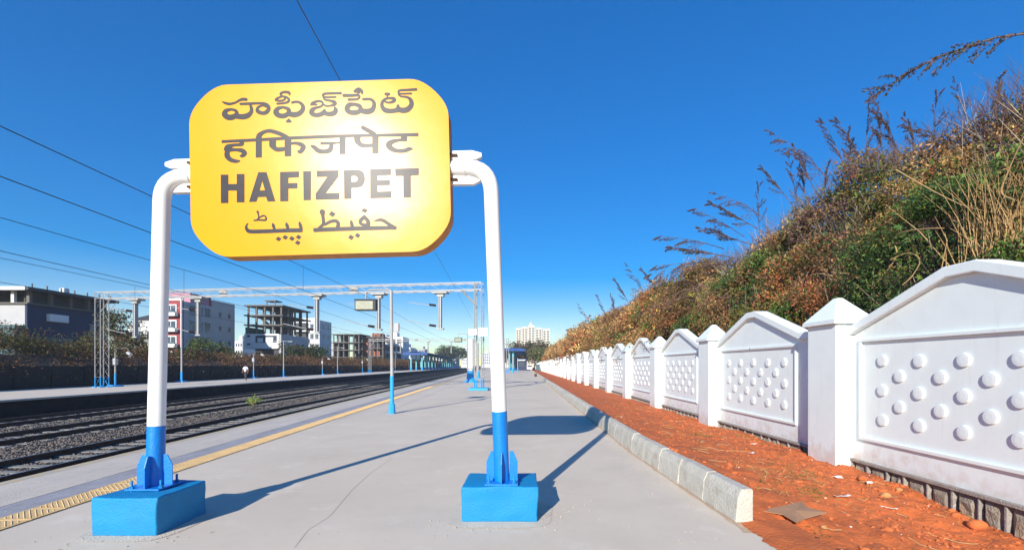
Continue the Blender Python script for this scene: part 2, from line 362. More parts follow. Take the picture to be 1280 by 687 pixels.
# dry and green grass sprigs on the soil
def blades(name, pts, ln, wd, cols, lean=.8, rg=rng, parent=None):
    n = len(pts); d = rg.normal(size=(n, 3)) * lean; d[:, 2] = np.abs(d[:, 2]) * .5 + .35; d /= np.linalg.norm(d, axis=1)[:, None]
    s = np.cross(d, rg.normal(size=(n, 3))); s /= np.linalg.norm(s, axis=1)[:, None]; L = ln * rg.uniform(.5, 1.3, (n, 1)); w = wd
    mid = pts + d * L * .55; tip = pts + d * L; tip[:, 2] -= (L * .18)[:, 0]
    v = np.stack([pts - s * w, pts + s * w, mid + s * w * .7, tip, mid - s * w * .7], 1).reshape(-1, 3)
    i = np.arange(n)[:, None] * 5; q = np.concatenate([i + [0, 1, 2, 4], i + [4, 2, 3, 3]]) 
    tri = np.concatenate([i + [0, 1, 2], i + [0, 2, 4], i + [4, 2, 3]]); return npmesh(name, v, tri, 'leaf', np.repeat(cols, 5, 0), parent, tri=True)
pts = []; cols = []
for i in range(46):
    Y = 4.8 + 16 * random.random() ** 1.3; X = random.uniform(2.9, 5.7); gr = random.random() < .4
    for k in range(16):
        x, y = X + random.gauss(0, .10), Y + random.gauss(0, .10); pts.append((x, y, soil_h(x, y))); cols.append(PAL['green' if gr else 'straw'])
for (u, v, r, m) in ((940, 540, .28, 'green'), (985, 594, .25, 'straw'), (1000, 588, .22, 'green'), (950, 597, .2, 'straw'), (880, 545, .2, 'green'), (1020, 612, .12, 'green')):
    P = gnd(u, v, -.05)
    for k in range(90):
        x, y = P.x + random.gauss(0, r), P.y + random.gauss(0, r); pts.append((x, y, soil_h(x, y))); cols.append(np.array(PAL[m]) * (1.6 if m == 'green' else 1))
tag(blades('soil_grass', np.array(pts), .09, .0035, np.array(cols), 1.3), 'sparse dry and green grass sprigs growing on the red soil', 'grass', kind='stuff')
g = G()
for i in range(60):
    Y = 4.6 + 9 * random.random() ** 1.3; X = random.uniform(2.8, 5.6); a = random.random() * 6.28; L = random.uniform(.1, .4); p = []
    for t in range(4): x, y = X + L * t / 3 * math.cos(a + .2 * t), Y + L * t / 3 * math.sin(a + .2 * t); p.append((x, y, soil_h(x, y) + .012))
    g.tube(p, .004, 3)
tag(g.build('fallen_twigs', 'dry_stem'), 'thin dry twigs fallen on the red soil', 'twigs', kind='stuff')

# ------------------------------------------------------------ white boundary wall
def wall_dirt(name):                                # splashed soil low down and thin run marks, as wear of the paint itself
    n, l, b = nodes(name); old = b.inputs['Base Color'].links[0].from_socket; g = n.new('ShaderNodeNewGeometry'); sx = n.new('ShaderNodeSeparateXYZ'); l.new(g.outputs['Position'], sx.inputs[0])
    t = n.new('ShaderNodeTexNoise'); t.inputs['Scale'].default_value = 7; t.inputs['Detail'].default_value = 9; l.new(g.outputs['Position'], t.inputs['Vector'])
    a = n.new('ShaderNodeMath'); a.operation = 'MULTIPLY_ADD'; a.inputs[1].default_value = -.9; l.new(t.outputs['Fac'], a.inputs[0]); l.new(sx.outputs['Z'], a.inputs[2])
    mr = n.new('ShaderNodeMapRange'); mr.inputs[1].default_value = -.55; mr.inputs[2].default_value = -.22; mr.inputs[3].default_value = .4; mr.inputs[4].default_value = 0; l.new(a.outputs[0], mr.inputs[0])
    mx = n.new('ShaderNodeMix'); mx.data_type = 'RGBA'; mx.inputs[7].default_value = (.50, .30, .20, 1); l.new(mr.outputs[0], mx.inputs[0]); l.new(old, mx.inputs[6])
    mp = n.new('ShaderNodeMapping'); mp.inputs['Scale'].default_value = (1, 9, .5); l.new(g.outputs['Position'], mp.inputs[0]); t2 = n.new('ShaderNodeTexNoise'); t2.inputs['Scale'].default_value = 1.6; t2.inputs['Detail'].default_value = 6; l.new(mp.outputs[0], t2.inputs['Vector'])
    m2 = n.new('ShaderNodeMapRange'); m2.inputs[1].default_value = .57; m2.inputs[2].default_value = .72; m2.inputs[4].default_value = .2; l.new(t2.outputs['Fac'], m2.inputs[0])
    m3 = n.new('ShaderNodeMix'); m3.data_type = 'RGBA'; m3.inputs[7].default_value = (.58, .57, .55, 1); l.new(m2.outputs[0], m3.inputs[0]); l.new(mx.outputs[2], m3.inputs[6]); l.new(m3.outputs[2], b.inputs['Base Color'])
wall_dirt('white_wall')
N0, SP, NP = 8.1, 5.57, 42
wall = thing('boundary_wall', 'long white boundary wall of gabled panels and capped pillars beside the red soil', 'wall', (WX, 0, 0))
def panel_meshes():
    # local: Y measured back from the pillar's near edge (0 = pillar, negative = toward camera)
    A, Z0, ZE, ZA = -4.10, -.02, 2.14, 2.80
    out = {}
    g = G(); poly = [(-4.80, Z0), (0, Z0), (0, ZE), (-1.84, ZA), (-2.26, ZA), (A, ZE), (-4.80, ZE)]
    g.prism(poly, (0, 0, 0), (0, 1, 0), (0, 0, 1), (.14, 0, 0)); out['slab'] = g.build('wall_panel', 'white_wall', None, local=True, bevel=.006)
    g = G(); t = .15; poly = [(.0, ZE + .002), (-1.85, ZA + .002), (-2.25, ZA + .002), (A, ZE + .002), (-4.80, ZE + .002), (-4.80, ZE + t), (A - .02, ZE + t), (-2.28, ZA + t), (-1.82, ZA + t), (0, ZE + t)]
    g.prism(poly, (-.09, 0, 0), (0, 1, 0), (0, 0, 1), (.32, 0, 0)); out['coping'] = g.build('coping', 'white_wall', None, local=True, bevel=.015)
    g = G(); y0, y1, z0, z1, w, d = -.18, -3.92, .34, 2.13 - .09, .055, .045
    z1 = 2.06
    for a, b, c, e in ((y1, y0, z1 - w, z1), (y1, y0, z0, z0 + w), (y1, y1 + w, z0 + w, z1 - w), (y0 - w, y0, z0 + w, z1 - w)): g.box(-d, .002, a, b, c, e)
    g.box(-.02, .002, y1 + w, y0 - w, z1 - w - .02, z1 - w - .001)
    out['frame'] = g.build('frame', 'white_wall', None, local=True, bevel=.008)
    def disc(y, z, n=20):
        r, d = .094, .031; vs = []
        for rr, dd in ((r, 0.002), (r, -d * .6), (r * .93, -d), (r * .5, -d * 1.12)):
            vs += [(dd, y + rr * math.cos(2 * math.pi * k / n), z + rr * math.sin(2 * math.pi * k / n)) for k in range(n)]
        fs = [(i * n + k, (i + 1) * n + k, (i + 1) * n + (k + 1) % n, i * n + (k + 1) % n) for i in range(3) for k in range(n)] + [tuple(range(3 * n, 4 * n))]
        return vs, fs
    spots = []
    for c in range(9):
        y = -2.05 + (c - 4) * .345
        for z in ((1.68, 1.205, .73) if c % 2 == 0 else (1.44, .965)): spots.append((y, z))
    g = G(); g.add(*disc(0, 0)); out['boss'] = g.build('boss', 'white_wall', None, local=True, smooth=True)
    g = G()
    for y, z in spots: g.add(*disc(y, z, 12))
    out['bosses'] = g.build('boss_rows', 'white_wall', None, local=True, smooth=True); out['spots'] = spots
    g = G(); g.box(-.32, .30, 0, .8, -.35, 2.33); out['pillar'] = g.build('pillar', 'white_wall', None, local=True, bevel=.012)
    g = G(); g.box(-.39, .37, -.07, .87, 2.332, 2.40); c = (-.01, .40, 2.86)
    g.add([(-.39, -.07, 2.40), (.37, -.07, 2.40), (.37, .87, 2.40), (-.39, .87, 2.40), (c[0] - .05, c[1] - .06, c[2] - .02), (c[0] + .05, c[1] - .06, c[2] - .02), (c[0] + .05, c[1] + .06, c[2] - .02), (c[0] - .05, c[1] + .06, c[2] - .02)],
          [(0, 1, 5, 4), (1, 2, 6, 5), (2, 3, 7, 6), (3, 0, 4, 7), (4, 5, 6, 7)])
    out['cap'] = g.build('pillar_cap', 'white_wall', None, local=True, bevel=.012)
    return out
pm = panel_meshes()
mat('teal_splash', (.72, .74, .75), .7, .1, 6); add_stain('teal_splash', (.2, .5, .48), 6, .45, .55, .7)
for i in range(NP):
    N = N0 + SP * i; j = random.uniform(-.01, .01)
    if i == 0: s = pm['slab']; p = pm['pillar']; c = pm['cap']; f = pm['frame']; k = pm['coping']
    else:
        s, p, c, f, k = (pm[q].copy() for q in ('slab', 'pillar', 'cap', 'frame', 'coping'))
        for o in (s, p, c, f, k): C.objects.link(o)
    s.parent = wall; p.parent = wall; s.location = (0, N, j); p.location = (random.uniform(-.01, .01), N, 0)
    p.rotation_euler = (0, random.uniform(-.004, .008), random.uniform(-.008, .008))
    c.parent = p; f.parent = s; k.parent = s
    if i == 3:
        c.data = c.data.copy(); c.data.materials[0] = M['teal_splash']; c['label'] = 'cap with a teal paint splash'
    if i < 5:
        for y, z in pm['spots']:
            b = pm['boss'].copy(); C.objects.link(b); b.parent = s; b.location = (0, y + random.uniform(-.006, .006), z + random.uniform(-.008, .008))
    else:
        b = pm['bosses'].copy(); C.objects.link(b); b.parent = s; b['kind'] = 'stuff'
bpy.data.objects.remove(pm['boss']); bpy.data.objects.remove(pm['bosses'])
# rubble footing: mortar ribs with recessed stones
g = G(); y = 3.6; cells = []
while y < 34:
    w = random.uniform(.33, .43); rw = random.uniform(.025, .045); rz = random.uniform(-.008, .008)
    zt = -.075 + rz
    g.box(-.04 + WX, WX + .12, y, y + rw, -.55, zt); cells.append((y + rw, y + w)); y += w
g.box(WX - .06, WX + .12, 3.6, y, -.072, -.022)
g.build('footing_ribs', 'rubble_mortar', wall, bevel=.008)
g = G(); g.box(WX + .04, WX + .13, 3.6, YE - 60, -.6, -.024); g.build('footing', 'rubble_mortar', wall)
for a, b in cells:
    g = G(); n = 4; vs = []
    for i in range(n + 1):
        for jn in range(n + 1):
            yy = a + .008 + (b - a - .016) * i / n; z = -.50 + (.415) * jn / n
            edge = i in (0, n) or jn in (0, n); vs.append((WX + (.03 if edge else random.uniform(-.045, -.01)), yy, z))
    g.add(vs, [(i * (n + 1) + jn, (i + 1) * (n + 1) + jn, (i + 1) * (n + 1) + jn + 1, i * (n + 1) + jn + 1) for i in range(n) for jn in range(n)])
    g.build('stone', 'rubble_stone', wall)

# ------------------------------------------------------------ the name board
sign = thing('station_name_board', 'yellow station name board with lettering in four scripts on two white and blue posts', 'station sign', (-2.0, 4.75, 0))
YL, YR = 4.72, 4.695
XL, XR = (239 - U0) / F * YL, (564.5 - U0) / F * YR
BL = Vector((XL, YL, H + (V0 - 322.1) * YL / F)); BR = Vector((XR, YR, H + (V0 - 313.1) * YR / F))
TL = Vector((XL, YL, H + (V0 - 107.7) * YL / F))
bx = (BR - BL); BWd = bx.length; bx.normalize(); bz0 = (TL - BL); BH = bz0.length * 1.011
bn = bx.cross(Vector((0, .015, 1))).normalized()        # toward the camera (-Y)
if bn.y > 0: bn = -bn
bz = bn.cross(bx); bz = bz if bz.z > 0 else -bz
def board_poly(inset=0, r=.40, n=12):
    w, h = BWd - inset, BH - inset; r = r - inset; o = []
    for cx, cy, a0 in ((w - r, h - r, 0), (inset + r, h - r, 90), (inset + r, inset + r, 180), (w - r, inset + r, 270)):
        for k in range(n + 1):
            a = R(a0 + 90 * k / n); q = 1 - .06 * math.sin(2 * R(90 * k / n)) ** 2; o.append((cx + r * q * math.cos(a), cy + r * q * math.sin(a)))
    return o
g = G(); g.prism(board_poly(), BL - bn * .004, bx, bz, -bn * .19); g.build('board_box', 'sign_side_shade', sign)
g = G(); g.prism(board_poly(.0), BL - bn * .0025, bx, bz, bn * .0025)
panel = g.build('board_face', 'sign_yellow', sign)
# faint dents of the sheet
n, l, b = nodes('sign_yellow'); gg = n.new('ShaderNodeNewGeometry'); t = n.new('ShaderNodeTexNoise'); t.inputs['Scale'].default_value = 2.2; t.inputs['Detail'].default_value = 3
bp = n.new('ShaderNodeBump'); bp.inputs['Strength'].default_value = .05; bp.inputs['Distance'].default_value = .05
l.new(gg.outputs['Position'], t.inputs['Vector']); l.new(t.outputs['Fac'], bp.inputs['Height']); l.new(bp.outputs[0], b.inputs['Normal'])

LET = []   # (name, strokes [(x,y,r)...], polygons, holes) in zoomed pixels with origin and scale
def L(o, s, strokes=(), polys=(), holes=()):
    f = lambda p: ((p[0]) / s + o[0], (p[1]) / s + o[1])
    LET.append(([[(*f(p), p[2] / s) for p in st] for st in strokes], [[f(p) for p in q] for q in polys], [[f(p) for p in q] for q in holes]))
z = 13.744
L((270, 105), z, [[(105, 305, 8), (150, 325, 20), (230, 342, 22), (330, 320, 18), (400, 280, 20), (460, 262, 26), (515, 265, 26)],
  [(420, 342, 20), (560, 338, 22), (700, 332, 20), (820, 335, 22), (885, 370, 30), (902, 430, 32), (860, 485, 34), (790, 500, 30), (718, 470, 34), (708, 425, 24), (740, 388, 20), (800, 372, 14), (860, 388, 18)],
  [(260, 435, 20), (170, 460, 35), (148, 525, 48), (210, 572, 48), (300, 562, 46), (355, 510, 32), (335, 458, 26), (260, 435, 20)], [(340, 545, 48), (390, 558, 45), (460, 562, 46), (545, 540, 44), (603, 480, 32), (606, 420, 28), (588, 360, 20)]])
L((340, 105), z, [[(298, 185, 12), (288, 148, 24), (210, 138, 20), (148, 165, 20), (168, 208, 16), (240, 225, 18), (288, 265, 20), (270, 308, 20), (200, 328, 18), (90, 338, 18)],
  [(60, 262, 14), (110, 235, 18), (170, 215, 12)], [(62, 275, 18), (110, 287, 18), (180, 283, 16), (222, 255, 14), (205, 228, 10)],
  [(190, 398, 20), (98, 422, 32), (68, 488, 48), (120, 540, 42), (210, 545, 40), (282, 500, 38), (278, 432, 32), (190, 398, 20)],
  [(300, 515, 42), (380, 527, 46), (460, 508, 42), (520, 450, 38), (530, 380, 32), (480, 322, 24), (410, 305, 20), (345, 318, 20)]], [[(290, 588), (338, 640), (318, 662), (250, 662), (232, 640)]])
L((340, 105), z, [[(1178, 158, 22), (1100, 158, 20), (920, 165, 20), (875, 190, 20), (905, 225, 16), (1090, 222, 16)], [(888, 232, 18), (905, 268, 16), (990, 285, 20), (1070, 312, 32), (1072, 350, 28), (1000, 372, 16), (930, 375, 16), (880, 345, 16), (850, 303, 20), (780, 295, 20), (700, 325, 24), (668, 355, 16)],
  [(680, 356, 14), (765, 352, 14)], [(880, 345, 16), (830, 388, 18), (740, 412, 24), (690, 448, 40), (682, 500, 42), (740, 532, 36), (830, 522, 38), (888, 485, 38), (902, 450, 22)], [(900, 500, 38), (980, 515, 38), (1060, 500, 42), (1093, 450, 38), (1078, 408, 20)]])
L((380, 95), 12.489, [[(795, 238, 24), (850, 207, 28), (898, 235, 24), (905, 272, 14)], [(835, 240, 30), (850, 245, 30)], [(622, 303, 25), (740, 303, 23), (845, 300, 20), (862, 332, 16), (820, 362, 17), (697, 368, 20)],
  [(790, 440, 24), (702, 452, 36), (670, 520, 40), (720, 565, 38), (820, 568, 38), (878, 530, 33), (868, 472, 33), (790, 440, 24)], [(890, 540, 38), (980, 555, 44), (1060, 530, 40), (1093, 460, 30), (1083, 400, 26), (1030, 362, 20), (925, 362, 20)]])
L((440, 100), z, [[(1100, 162, 22), (960, 170, 20), (830, 178, 18), (795, 205, 16), (830, 235, 15), (1015, 232, 16)], [(800, 250, 15), (840, 280, 15), (950, 297, 20), (1010, 350, 34), (1018, 430, 40), (960, 500, 46), (880, 522, 46), (800, 500, 42), (790, 440, 22)],
  [(800, 512, 42), (720, 527, 38), (640, 532, 40), (560, 512, 42), (515, 450, 32), (520, 380, 26), (570, 328, 22), (640, 312, 18), (718, 322, 28), (718, 362, 26), (640, 388, 18), (572, 374, 16), (560, 345, 14)], [(578, 240, 22), (632, 240, 22)], [(605, 250, 26), (605, 285, 12)]])
o1, o2, o3 = (270, 155), (350, 155), (440, 150)
cv = lambda o, pts: [((x / z + o[0] - 270) * z, (y / z + o[1] - 155) * z, *r) for x, y, *r in pts]
L(o1, z, [[(440, 325, 40), (430, 352, 28), (300, 362, 26), (205, 392, 44), (180, 430, 46)], [(190, 440, 44), (330, 442, 26), (440, 455, 38), (490, 500, 40), (450, 545, 30), (420, 548, 16)], [(190, 480, 42), (192, 550, 46), (250, 612, 38), (340, 638, 30), (400, 632, 14)],
  [(732, 240, 48), (745, 192, 42), (820, 138, 30), (920, 118, 30), (1050, 150, 34), (1160, 195, 34), (1230, 235, 34)], [(962, 370, 46), (1030, 430, 38), (1100, 436, 36), (1190, 424, 32)],
  cv(o2, [(190, 332, 22), (270, 328, 26), (350, 348, 36), (398, 388, 42), (375, 445, 38), (345, 478, 30), (322, 472, 26)]),
  cv(o2, [(712, 330, 24), (870, 328, 22), (1020, 318, 12)]), cv(o2, [(870, 330, 28), (880, 380, 36), (850, 448, 40), (760, 472, 36), (660, 458, 40), (590, 402, 36), (545, 378, 22)]),
  cv(o3, [(90, 360, 52), (150, 425, 40), (240, 437, 32), (345, 432, 30)]), cv(o3, [(185, 130, 34), (290, 188, 38), (380, 235, 34)]),
  cv(o3, [(890, 338, 25), (780, 348, 26), (675, 378, 40), (632, 430, 54), (680, 493, 44), (780, 528, 34), (900, 525, 34), (980, 497, 32), (1035, 493, 10)])],
  [[(95, 278), (680, 248), *[c[:2] for c in cv(o2, [(190, 213, 0), (900, 182, 0), (1237, 176, 0)])], *[c[:2] for c in cv(o3, [(1140, 222, 0), (1140, 278, 0), (0, 292, 0)])], *[c[:2] for c in cv(o2, [(900, 238, 0), (190, 265, 0)])], (680, 298), (95, 326)],
   [(682, 230), (784, 225), (784, 572), (682, 577)], [(910, 250), (1028, 245), (1028, 390), (915, 385)], [c[:2] for c in cv(o2, [(78, 225, 0), (190, 222, 0), (190, 550, 0), (80, 553, 0)])],
   [c[:2] for c in cv(o2, [(1018, 195, 0), (1125, 190, 0), (1125, 515, 0), (1022, 517, 0)])], [c[:2] for c in cv(o3, [(28, 260, 0), (145, 255, 0), (145, 365, 0), (38, 370, 0)])],
   [c[:2] for c in cv(o3, [(345, 240, 0), (455, 235, 0), (455, 573, 0), (345, 575, 0)])], [c[:2] for c in cv(o3, [(838, 240, 0), (946, 240, 0), (944, 362, 0), (838, 364, 0)])]])
a, s = (270, 205), 9.846
L(a, s, (), [[(58, 130), (150, 130), (150, 245), (255, 245), (255, 122), (348, 122), (348, 470), (255, 470), (255, 325), (150, 325), (150, 478), (60, 480)]])
L(a, s, (), [[(405, 465), (520, 100), (620, 100), (728, 458), (635, 460), (615, 402), (515, 405), (495, 463)]], [[(535, 325), (568, 205), (602, 322)]])
L(a, s, (), [[(788, 98), (1020, 90), (1020, 160), (888, 168), (888, 235), (1000, 232), (1000, 297), (888, 300), (888, 455), (790, 458)]])
L(a, s, (), [[(1072, 88), (1168, 86), (1165, 442), (1078, 444)]])
a, s = (390, 200), 9.143
L(a, s, (), [[(52, 122), (302, 116), (302, 185), (155, 378), (312, 375), (310, 447), (42, 452), (40, 385), (175, 190), (55, 192)]])
L(a, s, (), [[(362, 116), (530, 110), (575, 125), (598, 160), (606, 210), (598, 258), (570, 298), (530, 312), (450, 316), (450, 440), (368, 443)]], [[(450, 182), (490, 180), (514, 192), (522, 215), (514, 238), (490, 248), (450, 250)]])
L(a, s, (), [[(662, 104), (902, 98), (902, 170), (748, 178), (748, 230), (890, 228), (890, 286), (748, 290), (748, 360), (908, 355), (905, 430), (664, 437)]])
L(a, s, (), [[(948, 98), (1220, 92), (1220, 170), (1128, 178), (1130, 425), (1045, 428), (1042, 180), (952, 182)]])
dia = lambda x, y, w=50, h=42: [(x - w, y + 6), (x - 8, y - h), (x + w, y - 6), (x + 8, y + h)]
L((300, 255), z, [[(135, 330, 8), (105, 380, 18), (115, 428, 28), (170, 468, 33), (400, 467, 33), (600, 460, 33), (800, 452, 33), (1035, 448, 35)], [(562, 335, 12), (572, 370, 26), (590, 430, 20)], [(795, 325, 12), (805, 365, 28), (825, 420, 22)], [(1020, 308, 10), (1030, 348, 26), (1048, 410, 26)]], [[(1000, 420), (1075, 410), (1072, 480), (1000, 485)]])
L((300, 255), z, [[(300, 130, 20), (315, 180, 12), (322, 250, 12)], [(240, 280, 12), (330, 272, 14), (438, 272, 16), (440, 218, 13), (400, 198, 14), (345, 222, 12), (295, 258, 10)]])
for x, y in ((660, 597), (775, 570), (890, 590), (1005, 565), (990, 662)): L((300, 255), z, (), [dia(x, y)])
s = 10.667
L((385, 250), s, [[(95, 398, 27), (300, 389, 27), (700, 376, 27), (1000, 370, 26), (1150, 366, 24)], [(190, 158, 36), (196, 205, 22), (205, 310, 20), (165, 355, 18), (125, 385, 12)], [(225, 325, 16), (300, 285, 20), (370, 277, 22), (402, 310, 24), (395, 360, 24)],
  [(573, 275, 10), (580, 310, 22), (590, 350, 20)], [(750, 222, 24), (702, 268, 24), (698, 308, 20), (740, 328, 20), (795, 338, 28), (798, 280, 26), (750, 222, 24)], [(880, 282, 5), (950, 262, 18), (1010, 275, 23), (1070, 315, 23), (1145, 362, 23)]], [[(70, 372), (120, 370), (120, 422), (76, 426)], [(1120, 345), (1180, 345), (1180, 392), (1120, 394)]])
for x, y, w, h in ((322, 185, 46, 40), (573, 495, 40, 36), (660, 470, 38, 34), (753, 138, 44, 32)): L((385, 250), s, (), [dia(x, y, w, h)])

def px2board(x, y):
    d = Vector(((x - U0) / F, 1, (V0 - y) / F)); c = Vector((0, 0, H)); p0 = BL + bn * .003
    return c + d * ((p0 - c).dot(bn) / d.dot(bn))
def seg_poly_sdf(X, Y, poly):
    P = np.array(poly); Q = np.roll(P, -1, 0); D = np.full(X.shape, 1e9); ins = np.zeros(X.shape, bool)
    for (ax, ay), (qx, qy) in zip(P, Q):
        dx, dy = qx - ax, qy - ay; t = np.clip(((X - ax) * dx + (Y - ay) * dy) / (dx * dx + dy * dy + 1e-12), 0, 1)
        D = np.minimum(D, np.hypot(X - ax - t * dx, Y - ay - t * dy))
        c = ((ay > Y) != (qy > Y)) & (X < (qx - ax) * (Y - ay) / (qy - ay + 1e-12) + ax); ins ^= c
    return np.where(ins, -D, D)
def smooth_path(p, k=5):
    p = np.array(p, float)
    if len(p) < 3: return p
    q = np.vstack([2 * p[0] - p[1], p, 2 * p[-1] - p[-2]]); o = []
    for i in range(1, len(q) - 2):
        for t in np.arange(k) / k:
            o.append(.5 * ((2 * q[i]) + (-q[i - 1] + q[i + 1]) * t + (2 * q[i - 1] - 5 * q[i] + 4 * q[i + 1] - q[i + 2]) * t * t + (-q[i - 1] + 3 * q[i] - 3 * q[i + 1] + q[i + 2]) * t ** 3))
    o.append(q[-2]); return np.array(o)
def letter(strokes, polys, holes, name='letter', st=.35):
    pts = [(p[0] + k * p[2], p[1] + k * p[2]) for s_ in strokes for p in s_ for k in (-1, 1)] + [p for q in polys for p in q]
    a = np.array(pts); x0, y0 = a.min(0) - 1.2; x1, y1 = a.max(0) + 1.2
    gx = np.arange(x0, x1, st); gy = np.arange(y0, y1, st); X, Y = np.meshgrid(gx, gy); D = np.full(X.shape, 1e9)
    for s_ in strokes:
        p = smooth_path(s_)
        for (ax, ay, ar), (qx, qy, qr) in zip(p[:-1], p[1:]):
            dx, dy = qx - ax, qy - ay; t = np.clip(((X - ax) * dx + (Y - ay) * dy) / (dx * dx + dy * dy + 1e-12), 0, 1)
            D = np.minimum(D, np.hypot(X - ax - t * dx, Y - ay - t * dy) - (ar + t * (qr - ar)))
    for q in polys: D = np.minimum(D, seg_poly_sdf(X, Y, q))
    for q in holes: D = np.maximum(D, -seg_poly_sdf(X, Y, q))
    g = G(); cache = {}; ny, nxx = D.shape
    def vid(key, x, y):
        if key not in cache: cache[key] = len(g.v); g.v.append(tuple(px2board(x, y)))
        return cache[key]
    I = D < 0
    for j in range(ny - 1):
        i = 0
        while i < nxx - 1:
            c = [(i, j), (i + 1, j), (i + 1, j + 1), (i, j + 1)]; ins = [I[b_, a_] for a_, b_ in c]
            if not any(ins): i += 1; continue
            poly = []
            for k in range(4):
                (a1, b1), (a2, b2) = c[k], c[(k + 1) % 4]
                if ins[k]: poly.append(vid((a1, b1), gx[a1], gy[b1]))
                if ins[k] != ins[(k + 1) % 4]:
                    d1, d2 = D[b1, a1], D[b2, a2]; t = d1 / (d1 - d2); key = tuple(sorted(((a1, b1), (a2, b2))))
                    poly.append(vid(key, gx[a1] + t * (gx[a2] - gx[a1]), gy[b1] + t * (gy[b2] - gy[b1])))
            if len(poly) > 2: g.f.append(tuple(poly)); g.m.append(0)
            i += 1
    return g.build(name, 'sign_letter', sign)
for st_, po_, ho_ in LET: letter(st_, po_, ho_)

# posts
def post(base, top_v, side, blue_z, bu, bv, name='post'):
    # base = foot centre; arm reaches the board's side
    pass
zt = None
def make_post(foot, arm_end, arm_in, zfoot, zblue):
    r = .078
    top = Vector(arm_in); d = (Vector(arm_end) - top).normalized()
    p0 = Vector(foot); axis = (top - p0)
    # bend: quarter circle between the shaft and the arm
    corner = top; rb = .27; sh = (p0 - corner).normalized()
    a = corner + sh * rb; b_ = corner + d * rb; bend = []
    for k in range(9):
        t = k / 8; bend.append((1 - t) ** 2 * a + 2 * t * (1 - t) * corner + t * t * b_)
    kb = (zblue - p0.z) / (a.z - p0.z); mid = p0 + (a - p0) * kb
    g = G(); g.tube([mid, *bend, arm_end], r, 24); sp = g.build('post', 'pole_white', sign, smooth=True)
    g = G(); g.tube([p0 - Vector((0, 0, .0)), mid - (a - p0).normalized() * .002], r + .0015, 24); g.build('blue_band', 'paint_blue', sp, smooth=True)
    g = G(); w = (a - p0).normalized() * .012; g.tube([bend[-1] - d * .01, bend[-1] + d * .012], r + .007, 24); g.build('weld_ring', 'pole_white', sp, smooth=True)
    return sp
def base(cx, cy, z0, x0, x1, y0, y1, wob):
    g = G(); n = 9; vs = []
    # rough plastered block, a subdivided box whose faces are uneven
    import bmesh
    bm = bmesh.new(); bmesh.ops.create_cube(bm, size=1); bmesh.ops.subdivide_edges(bm, edges=bm.edges[:], cuts=11, use_grid_fill=True)
    for v in bm.verts:
        p = Vector(((x0 + x1) / 2 + v.co.x * (x1 - x0), (y0 + y1) / 2 + v.co.y * (y1 - y0), z0 / 2 + v.co.z * z0))
        nn = Vector([noise.noise(p * 4 + Vector((k * 9.1, wob, 0))) for k in range(3)]) * .014 + Vector([noise.noise(p * 15 + Vector((k * 9.1, wob, 3))) for k in range(3)]) * .006
        if p.z < .01: nn.z = 0
        v.co = p + nn - wloc(sign)
    me = bpy.data.meshes.new('footing_block'); bm.to_mesh(me); bm.free(); me.materials.append(M['block_blue']); me.polygons.foreach_set('use_smooth', [True] * len(me.polygons)); me.set_sharp_from_angle(angle=R(50))
    o = bpy.data.objects.new('footing_block', me); C.objects.link(o); o.parent = sign
    b_ = o.modifiers.new('b', 'BEVEL'); b_.width = .012; b_.segments = 2
    # base plate, gusset fins, anchor bolts
    g = G(); g.box(cx - .17, cx + .17, cy - .17, cy + .17, z0 + .004, z0 + .022); bpz = g.build('base_plate', 'paint_blue', sign, bevel=.003)
    for k in range(4):
        a = R(90 * k + wob); dx, dy = math.cos(a), math.sin(a); g = G()
        g.prism([(.078, 0), (.165, 0), (.165, .20), (.118, .31), (.078, .31)], (cx - dy * .006, cy + dx * .006, z0 + .022), (dx, dy, 0), (0, 0, 1), (dy * .012, -dx * .012, 0)); g.build('fin', 'paint_blue', sign, bevel=.002)
    for k in range(4):
        a = R(90 * k + 45 + wob); x, y = cx + .185 * math.cos(a), cy + .185 * math.sin(a); g = G(); g.tube([(x, y, z0 - .01), (x, y, z0 + .10)], .011, 8); g.tube([(x, y, z0 + .022), (x, y, z0 + .04)], .02, 6); g.build('anchor_bolt', 'block_blue', sign)
ZB = .36
armL = at(0, 220, 4.80).z; armR = at(0, 206.5, 4.72).z
cL = Vector(((195.5 - U0) / F * 4.72, 4.80, at(0, 220, 4.80).z)); cR = Vector(((613 - U0) / F * 4.74, 4.74, armR))
footL = Vector((-3.77, 4.70, ZB)); footR = Vector((-.232, 4.87, ZB + .005))
eL = BL + bz * ((armL - BL.z)) - bn * .10 + bx * .0; eL.z = armL + .01
eR = BR + bz * ((armR - BR.z)) - bn * .10; eR.z = armR
make_post(footL, eL, cL, ZB, at(0, 532, 4.70).z); make_post(footR, eR, cR, ZB, at(0, 513, 4.87).z)
base(footL.x, footL.y, ZB, -4.06, -3.44, 4.31, 4.98, 8); base(footR.x, footR.y, ZB + .005, -.635, .14, 4.70, 5.30, 0)
for e, sgn, z in ((eL, -1, armL), (eR, 1, armR)):            # flange plates that clamp the arms to the board
    for dz in (.125, -.125):
        g = G(); poly = [(0, -.045), (.26, -.045), (.32, -.02), (.32, .02), (.22, .05), (0, .05)] if dz > 0 else [(0, .045), (.32, .035), (.32, -.01), (.24, -.05), (0, -.05)]
        g.prism(poly, e + Vector((0, 0, dz)) + Vector((0, -.03, 0)), bx * sgn, Vector((0, 0, 1)), Vector((0, .06, 0))); g.build('flange', 'pole_white', sign, bevel=.004)
        g = G(); g.tube([e + Vector((sgn * -.01, -.045, dz)), e + Vector((sgn * .07, -.045, dz))], .014, 8); g.build('bolt', 'rail', sign)
